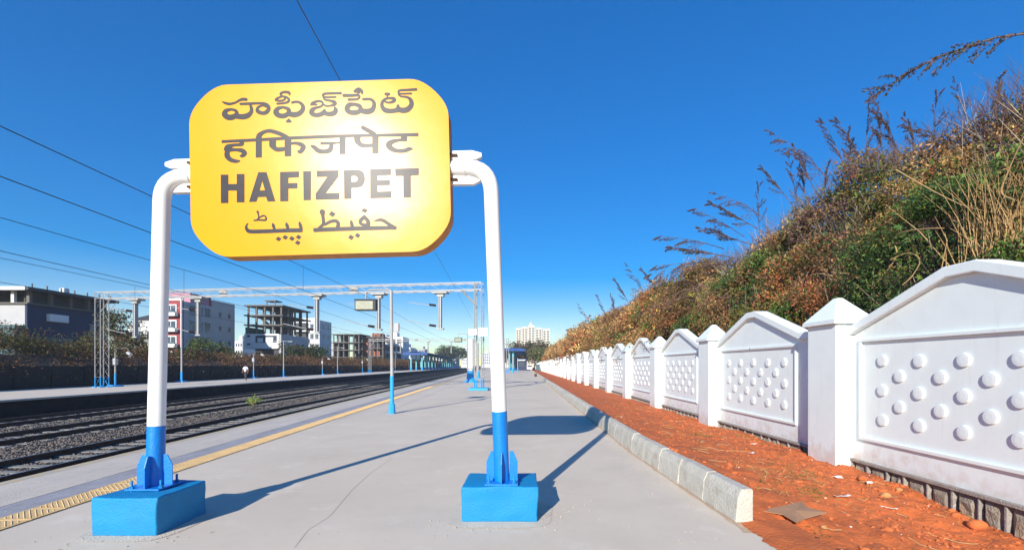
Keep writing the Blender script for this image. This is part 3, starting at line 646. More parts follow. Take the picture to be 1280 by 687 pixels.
for x0, x1, y0, y1, nm in ((-4.20, -3.30, 4.17, 5.12, 1), (-.80, .30, 4.52, 5.46, 2)):   # rough mortar skirt round each block
    g = G(); n = 28; c = ((x0 + x1) / 2, (y0 + y1) / 2); ring = []
    for k in range(n):
        a = 2 * math.pi * k / n; ca, sa = math.cos(a), math.sin(a); q = (abs(ca) ** 4 + abs(sa) ** 4) ** -.25 * (1 + .07 * noise.noise(Vector((ca * 2, sa * 2, nm)))); ring.append((c[0] + ca * q * (x1 - x0) / 2, c[1] + sa * q * (y1 - y0) / 2, .004))
    g.add([(c[0], c[1], .012)] + ring, [(0, k + 1, (k + 1) % n + 1) for k in range(n)]); g.build('mortar_patch', 'mortar', plat, smooth=True)

# ------------------------------------------------------------ tracks
bed = structure(strip('track_bed', 'ballast', -22.6, -6.83, -.93, h=.05))
g = G(); xs2 = np.linspace(-22.5, -7.0, 120); ys2 = [6.0]
while ys2[-1] < 60: ys2.append(ys2[-1] + max(.13, ys2[-1] * .012))
V = []
for y in ys2:
    for x in xs2:
        dd = min(abs(x + c) for c in (11.14, 16.1, 20.6)); zz = -.87 - .06 * min(1, max(0, dd - 1.35) / .8) + .022 * noise.noise(Vector((x * 9, y * 9, 0))) + .02 * noise.noise(Vector((x * 1.1, y * .6, 4)))
        p = trk(x, y, zz); V.append(tuple(p))
nx2 = len(xs2); g.add(V, [(i * nx2 + j, i * nx2 + j + 1, (i + 1) * nx2 + j + 1, (i + 1) * nx2 + j) for i in range(len(ys2) - 1) for j in range(nx2 - 1)])
g.build('ballast_bed', 'ballast', bed)
n = 42000; yy = 9 + 46 * rng.random(n) ** 1.5; xx = rng.uniform(-22.3, -8.5, n)
cen = np.stack([xx - TS * yy, yy, -.895 + .04 * rng.random(n)], 1)
oct_ = np.array([(1, 0, 0), (0, 1, 0), (-1, 0, 0), (0, -1, 0), (0, 0, 1)]); r_ = rng.uniform(.018, .040, (n, 1, 1)) * rng.uniform(.7, 1.3, (n, 5, 3)); th = rng.random(n) * 6.28
vv = oct_[None] * r_; ca, sa = np.cos(th)[:, None], np.sin(th)[:, None]; vv = np.stack([vv[..., 0] * ca - vv[..., 1] * sa, vv[..., 0] * sa + vv[..., 1] * ca, vv[..., 2]], -1) + cen[:, None]
ix = np.arange(n)[:, None] * 5; tri = np.concatenate([ix + [0, 1, 4], ix + [1, 2, 4], ix + [2, 3, 4], ix + [3, 0, 4]])
tag(npmesh('ballast_stones', vv.reshape(-1, 3), tri, 'ballast_stone', tri=True), 'grey track ballast of broken stone between the rails', 'ballast', kind='stuff')
g = G(); g.prism([(-1.35, 0), (1.35, 0), (1.3, .2), (-1.3, .2)], (0, -.12, -1.045), (1, 0, 0), (0, 0, 1), (0, .24, 0)); sl = g.build('sleeper', 'sleeper', None, local=True)
for ti, c in enumerate((11.14, 16.1, 20.6)):
    tr = structure(thing('railway_track', None, None, trk(-c, 0, 0)))
    for sgn in (-1, 1):
        g = G(); x = sgn * .84
        for w, za, zb in ((.07, -.87, -.855), (.011, -.855, -.745), (.036, -.745, -.705)):
            a0, a1 = trk(-c + x, -6), trk(-c + x, YE); q = Vector((w, 0, 0)); u_ = Vector((0, 0, za)); t_ = Vector((0, 0, zb))
            g.add([a0 - q + u_, a0 + q + u_, a1 + q + u_, a1 - q + u_, a0 - q + t_, a0 + q + t_, a1 + q + t_, a1 - q + t_], [(0, 3, 2, 1), (4, 5, 6, 7), (0, 1, 5, 4), (1, 2, 6, 5), (2, 3, 7, 6), (3, 0, 4, 7)])
        rl = g.build('rail', 'rail', tr)
        g = G(); g.add([a0 - q + t_ + Vector((.006, 0, .002)), a0 + q + t_ + Vector((-.006, 0, .002)), a1 + q + t_ + Vector((-.006, 0, .002)), a1 - q + t_ + Vector((.006, 0, .002))], [(0, 1, 2, 3)]); g.build('rail_head', 'rail_top', rl)
    for k in range(80):
        o = sl.copy(); C.objects.link(o); o.parent = tr; Y = 8 + k * .65; o.location = (-TS * Y, Y, random.uniform(-.012, .0)); o.rotation_euler = (0, 0, math.atan(TS))
bpy.data.objects.remove(sl)
# small green weed between the tracks
P = gnd(317, 508, -.88); r2 = np.random.default_rng(3); cen = r2.normal(size=(200, 3)) * (.2, .2, .13) + (P.x, P.y, -.5); cen[:, 2] = np.maximum(cen[:, 2], -.86)
weed = thing('weed_clump', 'small bright green weed clump growing in the ballast between the tracks', 'weed', (P.x, P.y, -.88))
o = leaves_obj('leaves', cen - np.array([P.x, P.y, -.88]), .07, np.array(PAL['green']) * r2.uniform(1.8, 3.2, (200, 1)) * (1.3, 1.1, .8), weed, rg=r2, asp=.25)
g = G()
for k in range(12): a = k * .52; g.tube([(0, 0, 0), (math.cos(a) * .25, math.sin(a) * .25, .45)], .008, 4)
g.build('stems', 'dry_stem', weed, local=True)

# ------------------------------------------------------------ far platform, its back wall
fp = structure(strip('far_platform', 'concrete', -31.7, -22.6, 0, h=1.0))
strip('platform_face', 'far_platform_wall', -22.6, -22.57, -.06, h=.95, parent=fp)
strip('coping_stone', 'edge_strip', -23.0, -22.45, .03, h=.09, parent=fp)
bw = thing('back_wall', 'long dark grey panel wall behind the far platform', 'wall', trk(-31.7, 0, 0))
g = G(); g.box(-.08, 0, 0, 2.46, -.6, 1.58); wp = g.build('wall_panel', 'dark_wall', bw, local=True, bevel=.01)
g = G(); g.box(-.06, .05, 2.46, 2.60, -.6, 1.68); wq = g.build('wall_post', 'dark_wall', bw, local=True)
for k in range(110):
    Y = 12 + k * 2.6
    for o0 in (wp, wq):
        o = o0 if k == 0 else o0.copy()
        if k: C.objects.link(o)
        o.parent = bw; o.location = (-TS * Y, Y, random.uniform(-.02, .02)); o.rotation_euler = (0, 0, math.atan(TS))

# ------------------------------------------------------------ overhead line portals
def lattice(g, p0, p1, w, d, n, rc=.035, rb=.018, ux=Vector((1, 0, 0)), uy=Vector((0, 1, 0))):
    p0, p1 = Vector(p0), Vector(p1); c = [(-w / 2, -d / 2), (w / 2, -d / 2), (w / 2, d / 2), (-w / 2, d / 2)]
    P = lambda k, t: p0 + (p1 - p0) * t + ux * c[k][0] + uy * c[k][1]
    for k in range(4): g.tube([P(k, 0), P(k, 1)], rc, 4)
    for i in range(n):
        for k in range(4):
            k2 = (k + 1) % 4; g.tube([P(k, i / n), P(k2, (i + 1) / n)], rb, 3, False)
            if i % 2 == 0: g.tube([P(k, i / n), P(k2, i / n)], rb, 3, False)
def portal(R0, L0, ztop, lab, drops, detail=True, depth=.46, sgn_box=True):
    R0, L0 = Vector(R0), Vector(L0); t = thing('overhead_portal', lab, 'gantry', (R0.x, R0.y, 0), 'overhead line portals across the tracks')
    d = (L0 - R0); d.z = 0; Ld = d.length; ux = d.normalized(); uy = Vector((-ux.y, ux.x, 0)); up = Vector((0, 0, 1))
    for P, nm in ((R0, 'right'), (L0, 'left')):
        g = G(); lattice(g, P + up * .75, P + up * ztop, .46, .6, 9, .036, .007, ux, uy); m_ = g.build('mast', 'steel', t)
        g = G(); lattice(g, P, P + up * .75, .46, .6, 1, .04, .010, ux, uy)
        for a in (-1, 1):
            for b in (-1, 1): g.obox(P + ux * .23 * a + uy * .3 * b + up * .03, ux * .12, uy * .12, up * .03)
        g.build('blue_foot', 'steel_blue', m_)
    g = G(); za, zb = ztop - depth, ztop
    for z in (za, zb):
        for s in (-1, 1): g.obox((R0 + L0) / 2 + up * z + uy * .28 * s, ux * (Ld / 2 + .22), uy * .03, up * .03)
    n = 34
    for i in range(n):
        a = R0 + ux * (Ld * i / n); b = R0 + ux * (Ld * (i + 1) / n)
        for s in (-1, 1): g.tube([a + up * (za if i % 2 else zb) + uy * .28 * s, b + up * (zb if i % 2 else za) + uy * .28 * s], .013, 3, False)
        for z in (za, zb): g.tube([a + up * z - uy * .28, b + up * z + uy * .28], .013, 3, False)
    for f in (.31, .66):
        g.obox(R0 + ux * (Ld * f) + up * (za + zb) / 2 - uy * .3, ux * .3, uy * .03, up * (depth / 2 + .03))
    for P, q in ((R0, 1), (L0, -1)):
        for s in (-1, 1): g.tube([P + up * (za - 1.0) + uy * .28 * s + ux * .2 * q, P + up * za + ux * 1.15 * q + uy * .28 * s], .04, 4)
    g.build('beam', 'steel', t)
    for fx, ln in drops:
        P = R0 + ux * fx; g = G()
        g.obox(P + up * (za - .12), ux * .48, uy * .30, up * .06); g.obox(P + up * (za - .28), ux * .22, uy * .16, up * .11); dr = None
        g.obox(P + up * (za - ln / 2 - .3), ux * .05, uy * .13, up * ln / 2); g.obox(P + up * (za - ln / 2 - .3) + ux * .11, ux * .018, uy * .13, up * ln / 2); g.obox(P + up * (za - ln - .3), ux * .2, uy * .15, up * .04)
        dr = g.build('dropper', 'steel', t)
        if detail:
            for zz, l2, rise in ((za - .95, 2.2, .25), (za - ln - .1, 2.6, .45)):
                a = P + up * zz; b = a + ux * .75 + up * rise * .1; c = a + ux * l2 + up * rise
                g = G(); g.tube([a, a + ux * .35], .022, 5); g.tube([b, c], .022, 5)
                g.build('bracket', 'steel', t)
                g = G(); q = ux + up * .15; q.normalize(); s0 = a + ux * .35; pts = []; rr = []
                for k in range(13): pts.append(s0 + q * (.42 * k / 12)); rr.append(.05 if k % 2 else .095)
                g.tube(pts, rr, 8); g.build('insulator', 'insulator', t)
    return t, ux, uy
R1 = trk(0, 0); R1 = Vector((-2.93, 30.0, 0)); L1 = Vector((-31.2, 34.0, 0))
def dropx(u):                                       # where the sight line through column u meets the portal
    k = (u - U0) / F; t = (k * R1.y - R1.x) / ((L1.x - R1.x) - k * (L1.y - R1.y)); return t * (L1 - R1).length
p1, pux, puy = portal(R1, L1, 6.97, 'near overhead line portal of steel lattice spanning both platforms behind the name board', [(dropx(u), l) for u, l in ((551, 2.2), (474, 2.2), (397, 2.35), (249, 2.45), (170, 2.55))])
g = G()
for s, w in ((-1, .26), (1, .3)): g.obox(R1 + Vector((s * .33 - .05, -.42, 3.75)), (w, 0, 0), (0, .012, 0), (0, 0, .24 + .04 * s))
g.build('number_plate', 'b_white', p1)
g = G(); g.box(R1.x - .62, R1.x + .62, R1.y - .62, R1.y + .5, 0, .16); g.build('footing_block', 'steel_blue', p1, bevel=.02)
R2 = trk(1.5, 97); L2 = trk(-27.5, 99)
portal((R2.x + .6, 97, 0), L2, 7.3, 'distant overhead line portal beyond the near one', [(7, 2.2), (12, 2.2), (17, 2.2), (23, 2.2)], detail=False)
# tall pale post with blue foot standing just behind the near portal
t = thing('steel_post', 'thick pale post with a tall blue foot behind the right leg of the near portal', 'post', gnd(588.5, 477.5))
P = gnd(588.5, 477.5); g = G(); g.tube([(P.x, P.y, 1.1), (P.x, P.y, 4.1)], .26, 12); g.build('shaft', 'pole_white', t, smooth=True)
g = G(); g.tube([(P.x, P.y, 0), (P.x, P.y, .12)], .62, 12); g.tube([(P.x, P.y, .12), (P.x, P.y, 1.1)], [.42, .34], 12); g.build('blue_foot', 'steel_blue', t)
for (u, v, h_, w_) in ((597.5, 472.5, 3.4, .12), (641, 465.5, 2.6, .1), (647, 464, 2.6, .1)):
    P = gnd(u, v); t = thing('slim_post', {597.5: 'dark slim post with blue foot just right of the thick pale post', 641: 'left slim post with blue foot beside the near shelter', 647: 'right slim post with blue foot beside the near shelter'}[u], 'post', P)
    g = G(); g.tube([P + Vector((0, 0, .9)), P + Vector((0, 0, h_ + 1))], w_, 8); g.build('shaft', 'steel', t); g = G(); g.tube([P, P + Vector((0, 0, .9))], [w_ * 2.6, w_ * 1.5], 8); g.build('blue_foot', 'steel_blue', t)
# wires
def wire(pts, r, label, cat='overhead wire', name='overhead_wire', drop=None):
    g = G(); g.tube(pts, r, 4); o = g.build(name, 'wire'); tag(o, label, cat); return o
def wy(x0, zs, r, lab):
    P = []
    ys_ = [2, 6, 10, 14, 18, 22, 26, 30, 32, 40, 50, 60, 70, 80, 90, 97, 130, 170, 230, 300]
    for y in ys_: P.append(trk(x0, y, np.interp(y, [2, 32, 64, 97, 130, 300], [zs[0], zs[1], zs[0] + .1, zs[1], zs[0], zs[1]])))
    return wire(P, r, lab), P
_, c1 = wy(-9.3, (5.95, 6.5), .012, 'uppermost messenger wire, over the nearest track'); _, c2 = wy(-9.3, (5.1, 5.25), .011, 'contact wire hanging under the uppermost messenger wire')
wy(-15.0, (5.9, 6.3), .011, 'messenger wire over the middle track'); wy(-15.0, (5.02, 5.1), .010, 'contact wire over the middle track')
wy(-20.5, (5.8, 6.2), .011, 'messenger wire over the farthest track'); wy(-20.5, (5.0, 5.05), .010, 'contact wire over the farthest track')
wire([trk(-3.2, y, z) for y, z in ((1, 7.5), (10, 7.38), (20, 7.36), (30, 7.45), (60, 7.3), (97, 7.5))], .010, 'single feeder wire passing high behind the name board')
for x0, ym, za, zb in ((-9.3, 8.5, 6.02, 5.12), (-9.3, 22, 6.3, 5.2), (-15, 22, 6.15, 5.06), (-20.5, 26, 6.1, 5.03), (-15, 12.3, 6.0, 5.04)):
    wire([trk(x0, ym, za), trk(x0, ym, zb)], .009, {(-9.3, 8.5): 'thin hanger wire joining the two nearest wires left of the board', (-9.3, 22): 'thin hanger wire joining the two nearest wires near the portal', (-15, 22): 'thin hanger wire of the middle track near the portal', (-20.5, 26): 'thin hanger wire of the farthest track', (-15, 12.3): 'thin hanger wire of the middle track left of the board'}[(x0, ym)], 'hanger wire', 'hanger_wire')

# lamp pole with hanging display box on the near platform
P = gnd(490, 516.5); top = P.copy(); top.z = at(0, 363, P.y).z; top.x -= .03
t = thing('display_pole', 'slim white pole with a blue foot and a hanging indicator box on the near platform', 'pole', P)
g = G(); g.tube([P + Vector((0, 0, 1.25)), top], [.058, .05], 12); g.build('shaft', 'steel', t, smooth=True)
g = G(); g.tube([P + Vector((0, 0, .1)), P + Vector((0, 0, 1.25))], .066, 12); g.tube([P, P + Vector((0, 0, .32))], [.12, .105], 8); g.build('blue_foot', 'steel_blue', t, smooth=True)
bxp = at(457.5, 381.5, P.y); g = G(); g.tube([top, top + Vector((-.06, 0, .03)), Vector((bxp.x + .12, P.y, top.z + .03)), Vector((bxp.x + .03, P.y, top.z - .02)), Vector((bxp.x, P.y, top.z - .12)), Vector((bxp.x, P.y, bxp.z + .17))], .025, 8); g.build('arm', 'steel', t, smooth=True)
g = G(); g.box(bxp.x - .34, bxp.x + .36, P.y - .12, P.y + .12, bxp.z - .175, bxp.z + .175); bo = g.build('indicator_box', 'b_dark', t, bevel=.01)
g = G(); g.box(bxp.x - .30, bxp.x + .27, P.y - .135, P.y - .122, bxp.z - .14, bxp.z + .13); mat('display_glass', (.32, .33, .25), .25, .2, 9); g.build('display_face', 'display_glass', bo)
g = G(); g.box(bxp.x - .36, bxp.x + .38, P.y - .15, P.y + .15, bxp.z + .178, bxp.z + .19); g.build('hood', 'b_dark', bo)
jb = at(496.5, 409, P.y); g = G(); g.box(jb.x - .09, jb.x + .06, P.y - .06, P.y + .06, jb.z - .14, jb.z + .14); g.build('junction_box', 'b_grey', t, bevel=.008)
# a second indicator box hanging far along the platform
q = at(573, 424.5, 60); t2 = thing('display_pole', 'distant pole with a small hanging indicator box beyond the near portal', 'pole', (q.x + 1.2, 60, 0))
g = G(); g.tube([(q.x + 1.2, 60, 0), (q.x + 1.2, 60, q.z + .8)], .06, 8); g.tube([(q.x + 1.2, 60, q.z + .8), (q.x, 60, q.z + .8), (q.x, 60, q.z + .3)], .04, 6); g.build('shaft', 'steel', t2)
g = G(); g.box(q.x - .5, q.x + .5, 59.85, 60.15, q.z - .3, q.z + .3); g.build('indicator_box', 'b_dark', t2)
g = G(); g.box(q.x - .44, q.x + .4, 59.83, 59.845, q.z - .22, q.z + .22); g.build('display_face', 'display_glass', t2)

# lamp and camera posts on the far platform
def fpp(u, x0): Y = -x0 / ((U0 - u) / F - TS); return Vector(((u - U0) / F * Y, Y, 0))
def lamp_post(u, x0, vtop, lab, kind):
    P = fpp(u, x0); zt = H + (V0 - vtop) * P.y / F; nm = 'street_lamp' if kind == 'lamp' else 'camera_post'
    t = thing(nm, lab, 'lamp post' if kind == 'lamp' else 'camera post', P); r = .07 if kind == 'lamp' else .05
    g = G(); g.tube([P + Vector((0, 0, 1.0)), (P.x, P.y, zt)], [r * 1.1, r * .8], 8); g.build('shaft', 'steel', t, smooth=True)
    g = G(); g.tube([P, P + Vector((0, 0, 1.0))], r * 1.35, 8); g.box(P.x - .35, P.x + .35, P.y - .35, P.y + .35, 0, .14); g.build('blue_foot', 'steel_blue', t)
    if kind == 'lamp':
        g = G(); g.tube([(P.x - 1.0, P.y, zt - .05), (P.x, P.y, zt), (P.x + 1.0, P.y, zt - .05)], .03, 6); g.build('cross_arm', 'steel', t)
        for s in (-1, 1): g = G(); g.box(P.x + s * 1.0 - .3, P.x + s * 1.0 + .3, P.y - .12, P.y + .12, zt - .12, zt - .02); g.build('lamp_head', 'b_grey', t, bevel=.02)
    else:
        g = G(); g.tube([(P.x, P.y, zt), (P.x + .1, P.y, zt + .35), (P.x + .9, P.y, zt + .4), (P.x + 1.1, P.y, zt + .1)], .035, 6); g.build('bracket', 'b_concrete', t)
        g = G(); g.box(P.x - .13, P.x + .13, P.y - .14, P.y + .12, zt - .9, zt - .4); g.build('cabinet', 'b_grey', t, bevel=.02)
        g = G(); g.tube([(P.x + .95, P.y, zt + .02), (P.x + 1.45, P.y - .3, zt - .12)], .11, 8); g.build('camera_body', 'b_grey', t)
for u, vt, kind, lab in ((227, 370, 'lamp', 'tall twin-arm lamp post on the far platform just right of the left sign post'), (354.5, 426, 'lamp', 'lamp post below the unfinished concrete building on the far platform'), (422, 434, 'lamp', 'lamp post right of the second camera post on the far platform'), (494, 440, 'lamp', 'lamp post just left of the far shelter'),
                         (144, 441, 'cam', 'camera post beside the left mast of the near portal'), (317, 443, 'cam', 'camera post just right of the walking person'), (403, 448, 'cam', 'camera post between the two lamp posts on the far platform'), (453, 449, 'cam', 'camera post beside the distant portal mast')):
    lamp_post(u, -30.4 if u != 144 else -29.0, vt, lab, kind)

# ------------------------------------------------------------ the walking person (far platform)
P = fpp(307, -26.0); hgt = 1.68; pe = thing('person', 'person in white shirt and dark trousers walking along the far platform', 'person', P)
def skin_obj(name, V, E, Rr, m, parent, root=0, sub=1):
    me = bpy.data.meshes.new(name); me.from_pydata(V, E, []); o = bpy.data.objects.new(name, me); C.objects.link(o); o.parent = parent
    o.modifiers.new('skin', 'SKIN'); me.skin_vertices[0].data[root].use_root = True
    for i, r in enumerate(Rr): me.skin_vertices[0].data[i].radius = (r, r)
    s = o.modifiers.new('sub', 'SUBSURF'); s.levels = sub; s.render_levels = sub; me.materials.append(M[m]); return o
V = [(0, 0, .93), (0, 0, 1.1), (0, .01, 1.3), (0, 0, 1.42), (0, 0, 1.5), (0, -.02, 1.6), (.18, 0, 1.38), (.23, .06, 1.1), (.24, -.02, .86), (-.18, 0, 1.38), (-.23, -.08, 1.12), (-.22, -.2, .9), (.09, 0, .9), (.11, -.14, .5), (.11, -.06, .08), (.11, -.18, .03), (-.09, 0, .9), (-.1, .08, .5), (-.1, .3, .12), (-.1, .2, .03), (.24, -.05, .76), (-.22, -.27, .82)]
E = [(0, 1), (1, 2), (2, 3), (3, 4), (4, 5), (3, 6), (6, 7), (7, 8), (3, 9), (9, 10), (10, 11), (0, 12), (12, 13), (13, 14), (14, 15), (0, 16), (16, 17), (17, 18), (18, 19), (8, 20), (11, 21)]
Rr = [.13, .13, .15, .09, .055, .1, .065, .045, .032, .065, .045, .032, .1, .065, .042, .035, .1, .065, .042, .035, .03, .03]
skin_obj('body', V, E, Rr, 'skin', pe)
skin_obj('shirt', [(0, 0, .92), (0, 0, 1.1), (0, .01, 1.3), (0, 0, 1.43), (.18, 0, 1.38), (.225, .045, 1.17), (-.18, 0, 1.38), (-.225, -.06, 1.18)], [(0, 1), (1, 2), (2, 3), (3, 4), (4, 5), (3, 6), (6, 7)], [.155, .15, .17, .1, .085, .065, .085, .065], 'shirt', pe)
skin_obj('trousers', [(0, 0, .93), (.09, 0, .86), (.11, -.14, .5), (.11, -.07, .12), (-.09, 0, .86), (-.1, .08, .5), (-.1, .28, .15)], [(0, 1), (1, 2), (2, 3), (0, 4), (4, 5), (5, 6)], [.145, .115, .082, .06, .115, .082, .06], 'trousers', pe)
skin_obj('hair', [(0, .02, 1.62), (0, .03, 1.68)], [(0, 1)], [.108, .09], 'hair', pe)

# ------------------------------------------------------------ buildings behind the left wall
def bld(label, corner, name='building', cat='building'): return thing(name, label, cat, (corner[0], corner[1], -1))
def part(name, m, parent, *boxes, bevel=0):
    g = G()
    for b in boxes: g.box(*b)
    return g.build(name, m, parent, bevel=bevel)
def window_row(parent, face, fixed, a0, a1, n, z0, z1, m='b_glass', frac=.55, ledge=True):
    """windows recessed behind frames; face 'f' looks to the camera (fixed = y), 'r' looks right (fixed = x)"""
    st = (a1 - a0) / n
    for i in range(n):
        a = a0 + st * (i + .5 - frac / 2); b = a + st * frac
        if face == 'f':
            w = part('window', m, parent, (a, b, fixed - .05, fixed - .005, z0, z1)); part('frame', 'b_grey', w, (a - .1, b + .1, fixed - .12, fixed - .006, z1, z1 + .14), (a - .1, b + .1, fixed - .16, fixed - .006, z0 - .12, z0), ((a + b) / 2 - .03, (a + b) / 2 + .03, fixed - .08, fixed - .051, z0, z1))
        else:
            w = part('window', m, parent, (fixed + .005, fixed + .05, a, b, z0, z1)); part('frame', 'b_grey', w, (fixed + .006, fixed + .35, a - .1, b + .1, z1, z1 + .14), (fixed + .006, fixed + .16, a - .1, b + .1, z0 - .12, z0), (fixed + .051, fixed + .08, (a + b) / 2 - .03, (a + b) / 2 + .03, z0, z1))
# B1: long dark building with open top floor
X1, Y1 = -64.8, 60
b = bld('long dark building with an open top floor at the left edge', (X1, Y1))
part('wall', 'b_grey', b, (X1 - 14, X1 - .3, Y1, Y1 + .3, 6.8, 9.6)); part('wall', 'b_blue', b, (X1 - .3, X1, Y1, Y1 + 11.5, 5.4, 9.8)); part('wall', 'b_teal', b, (X1 - 14, X1 - .32, Y1 - 1.2, Y1 + 12, -1, 6.8)); part('wall', 'b_teal', b, (X1 - .3, X1 + .3, Y1 + .31, Y1 + 8, -1, 5.38))
part('roof_slab', 'b_dark', b, (X1 - 14, X1 + 1.0, Y1 - .8, Y1 + 12.5, 11.35, 11.75)); part('roof_slab', 'b_white', b, (X1 - 14, X1 + .6, Y1 - .86, Y1 - .81, 11.32, 11.78))
for k in range(5): part('column', 'b_concrete', b, (X1 - .5 - 0, X1 - .1, Y1 + .35 + k * 2.7, Y1 + .75 + k * 2.7, 9.8, 11.35))
for k in range(4): part('column', 'b_white', b, (X1 - 2.2 - k * 3.4, X1 - 1.8 - k * 3.4, Y1 + .05, Y1 + .4, 9.6, 11.35))
part('inner_wall', 'b_dark', b, (X1 - 13, X1 - .8, Y1 + 4, Y1 + 4.3, 9.6, 11.35)); part('inner_wall', 'b_dark', b, (X1 - 1.3, X1 - 1.1, Y1 + .8, Y1 + 12, 9.8, 11.35))
part('floor_slab', 'b_concrete', b, (X1 - 14, X1 + .35, Y1 - .3, Y1 + 12, 9.601, 9.8)); part('awning', 'b_white', b, (X1 + .01, X1 + .5, Y1 + 2.4, Y1 + 5, 7.6, 8.6))
window_row(b, 'r', X1 + .3, Y1 + 4, Y1 + 8, 2, 2.8, 4.2); window_row(b, 'r', X1, Y1 + 8.3, Y1 + 11, 2, 6, 7.6)
for k in range(7): part('parapet_post', 'b_concrete', b, (X1 + .5, X1 + .62, Y1 + k * 1.9, Y1 + .12 + k * 1.9, 11.75, 12.3))
part('water_tank', 'b_pale', b, (X1 - 1, X1 - .2, Y1 + 5, Y1 + 5.9, 11.75, 12.6), bevel=.2)
# small pale house between
b = bld('small white house with a dark hipped roof behind the left sign post', (-84, 100)); part('wall', 'b_white', b, (-86, -80.5, 100, 106, -1, 10.5)); part('wall', 'b_grey', b, (-88, -84, 104, 110, -1, 12.0)); 
g = G(); g.add([(-88.6, 103.4, 12), (-82.2, 103.4, 12), (-82.2, 110.6, 12), (-88.6, 110.6, 12), (-86.8, 107, 13.4), (-84.2, 107, 13.4)], [(0, 1, 5, 4), (1, 2, 5), (2, 3, 4, 5), (3, 0, 4), (3, 2, 1, 0)]); g.build('roof', 'b_dark', b); window_row(b, 'f', 100, -86, -80.5, 3, 7.5, 9)
# B2: white block with red and pink front
X2, Y2 = -66.8, 90
b = bld('four storey white block with a red and white balcony front and pink stair tower', (X2, Y2))
part('wall', 'b_grey', b, (X2 - 5, X2, Y2 + .3, Y2 + 15.6, -1, 14.2)); part('wall', 'b_red', b, (X2 - 4.2, X2 - .02, Y2, Y2 + .3, -1, 14.3)); part('parapet', 'b_white', b, (X2 - 5, X2 + .1, Y2 - .1, Y2 + .2, 14.3, 14.7))
part('tall_block', 'b_grey', b, (X2 - 7, X2 + .02, Y2 + 8.5, Y2 + 16.2, -1, 15.6)); part('stair_tower', 'b_pink', b, (X2 - 4.8, X2 - .3, Y2 + 2.5, Y2 + 8.4, 14.2, 16.2)); part('stair_tower_edge', 'b_red', b, (X2 - .6, X2 - .2, Y2 + 8.0, Y2 + 8.45, 14.2, 16.25))
part('corner_trim', 'b_white', b, (X2 - .35, X2 + .02, Y2 - .12, Y2 - .005, -1, 14.3), (X2 - 4.3, X2 - 3.95, Y2 - .12, Y2 - .005, -1, 14.3))
for k in range(4):
    z = 12.2 - k * 3.05
    w = part('window', 'b_glass', b, (X2 - 3.2, X2 - 1.3, Y2 - .06, Y2 - .01, z - .2, z + 1.1)); part('frame', 'b_white', w, (X2 - 3.4, X2 - 1.1, Y2 - .12, Y2 - .015, z + 1.1, z + 1.35), (X2 - 3.4, X2 - 3.2, Y2 - .12, Y2 - .015, z - .2, z + 1.1), (X2 - 1.3, X2 - 1.1, Y2 - .12, Y2 - .015, z - .2, z + 1.1), (X2 - 2.3, X2 - 2.2, Y2 - .12, Y2 - .061, z - .2, z + 1.1))
    part('balcony', 'b_white', b, (X2 - 3.7, X2 - .8, Y2 - 1.0, Y2 - .13, z - 1.0, z - .3), bevel=.02); part('railing', 'b_teal', b, (X2 - 3.6, X2 - .9, Y2 - .98, Y2 - .92, z - .3, z + .05))
    window_row(b, 'r', X2, Y2 + 1.6, Y2 + 8.2, 3, z - .3, z + 1.3, frac=.7)
    window_row(b, 'r', X2 + .02, Y2 + 9.5, Y2 + 15.8, 2, z, z + .9, frac=.22)
# unfinished concrete frames
def frame_building(label, xa, xb, ya, yb, z0, zs, nx_, ny_, m='b_concrete', over=.7, base=None):
    b = bld(label, (xb, ya), 'unfinished_building')
    for i, z in enumerate(zs): part('floor_slab', m, b, (xa - over, xb + over, ya - over, yb + over, z - .28, z))
    for i in range(nx_ + 1):
        for j in range(ny_ + 1):
            x = xa + (xb - xa) * i / nx_; y = ya + (yb - ya) * j / ny_
            if 0 < i < nx_ and 0 < j < ny_: continue
            prev = z0
            for z in zs: part('column', m, b, (x - .17, x + .17, y - .17, y + .17, prev, z - .281)); prev = z + .001
    return b
XB, YB = -58.0, 110
b = frame_building('tall unfinished concrete frame building above a white lower block', XB - 7.9, XB, YB, YB + 13, 9.2, [11.35, 13.65, 16.0], 4, 4)
part('lower_block', 'b_white', b, (XB - 8.3, XB - .1, YB - 1.0, YB + 5, 5.6, 9.1)); part('lower_side', 'b_grey', b, (XB - .09, XB + .4, YB - .9, YB + 13, 4.4, 9.0)); part('lower_wall', 'b_dark', b, (XB - 6, XB, YB - .4, YB + 12, -1, 5.6)); 
part('long_window', 'b_glass', b, (XB - 5.6, XB - .6, YB - 1.06, YB - 1.005, 7.0, 8.7)); part('curtain', 'b_white', b, (XB - 5.1, XB - 3.8, YB - 1.09, YB - 1.065, 7.1, 8.1), (XB - 3.2, XB - 1.4, YB - 1.09, YB - 1.065, 7.1, 8.3))
for z in (6.4, 8.3): part('window', 'b_glass', b, (XB - 7.6, XB - 6.9, YB - 1.06, YB - 1.005, z, z + .5))
part('roof_room_slab', 'b_concrete', b, (XB - 4.6, XB - 1.9, YB + 1, YB + 4, 17.1, 17.35)); part('column', 'b_concrete', b, (XB - 4.3, XB - 4.1, YB + 1.2, YB + 1.4, 16, 17.1), (XB - 2.3, XB - 2.1, YB + 1.2, YB + 1.4, 16, 17.1))
g = G()
for k in range(9): g.box(XB - 6.3 + k * .3, XB - 6.0 + k * .3, YB + .6, YB + 1.8, 13.65 - k * .25 - .3, 13.65 - k * .25)
g.build('stair', 'b_concrete', b); part('netting', 'green_net', b, (XB - 8.95, XB - 8.4, YB + .5, YB + 8, 7.2, 10.8)); part('core_wall', 'b_dark', b, (XB - 4.2, XB - 2.2, YB + 5, YB + 9, 9.2, 15.7))
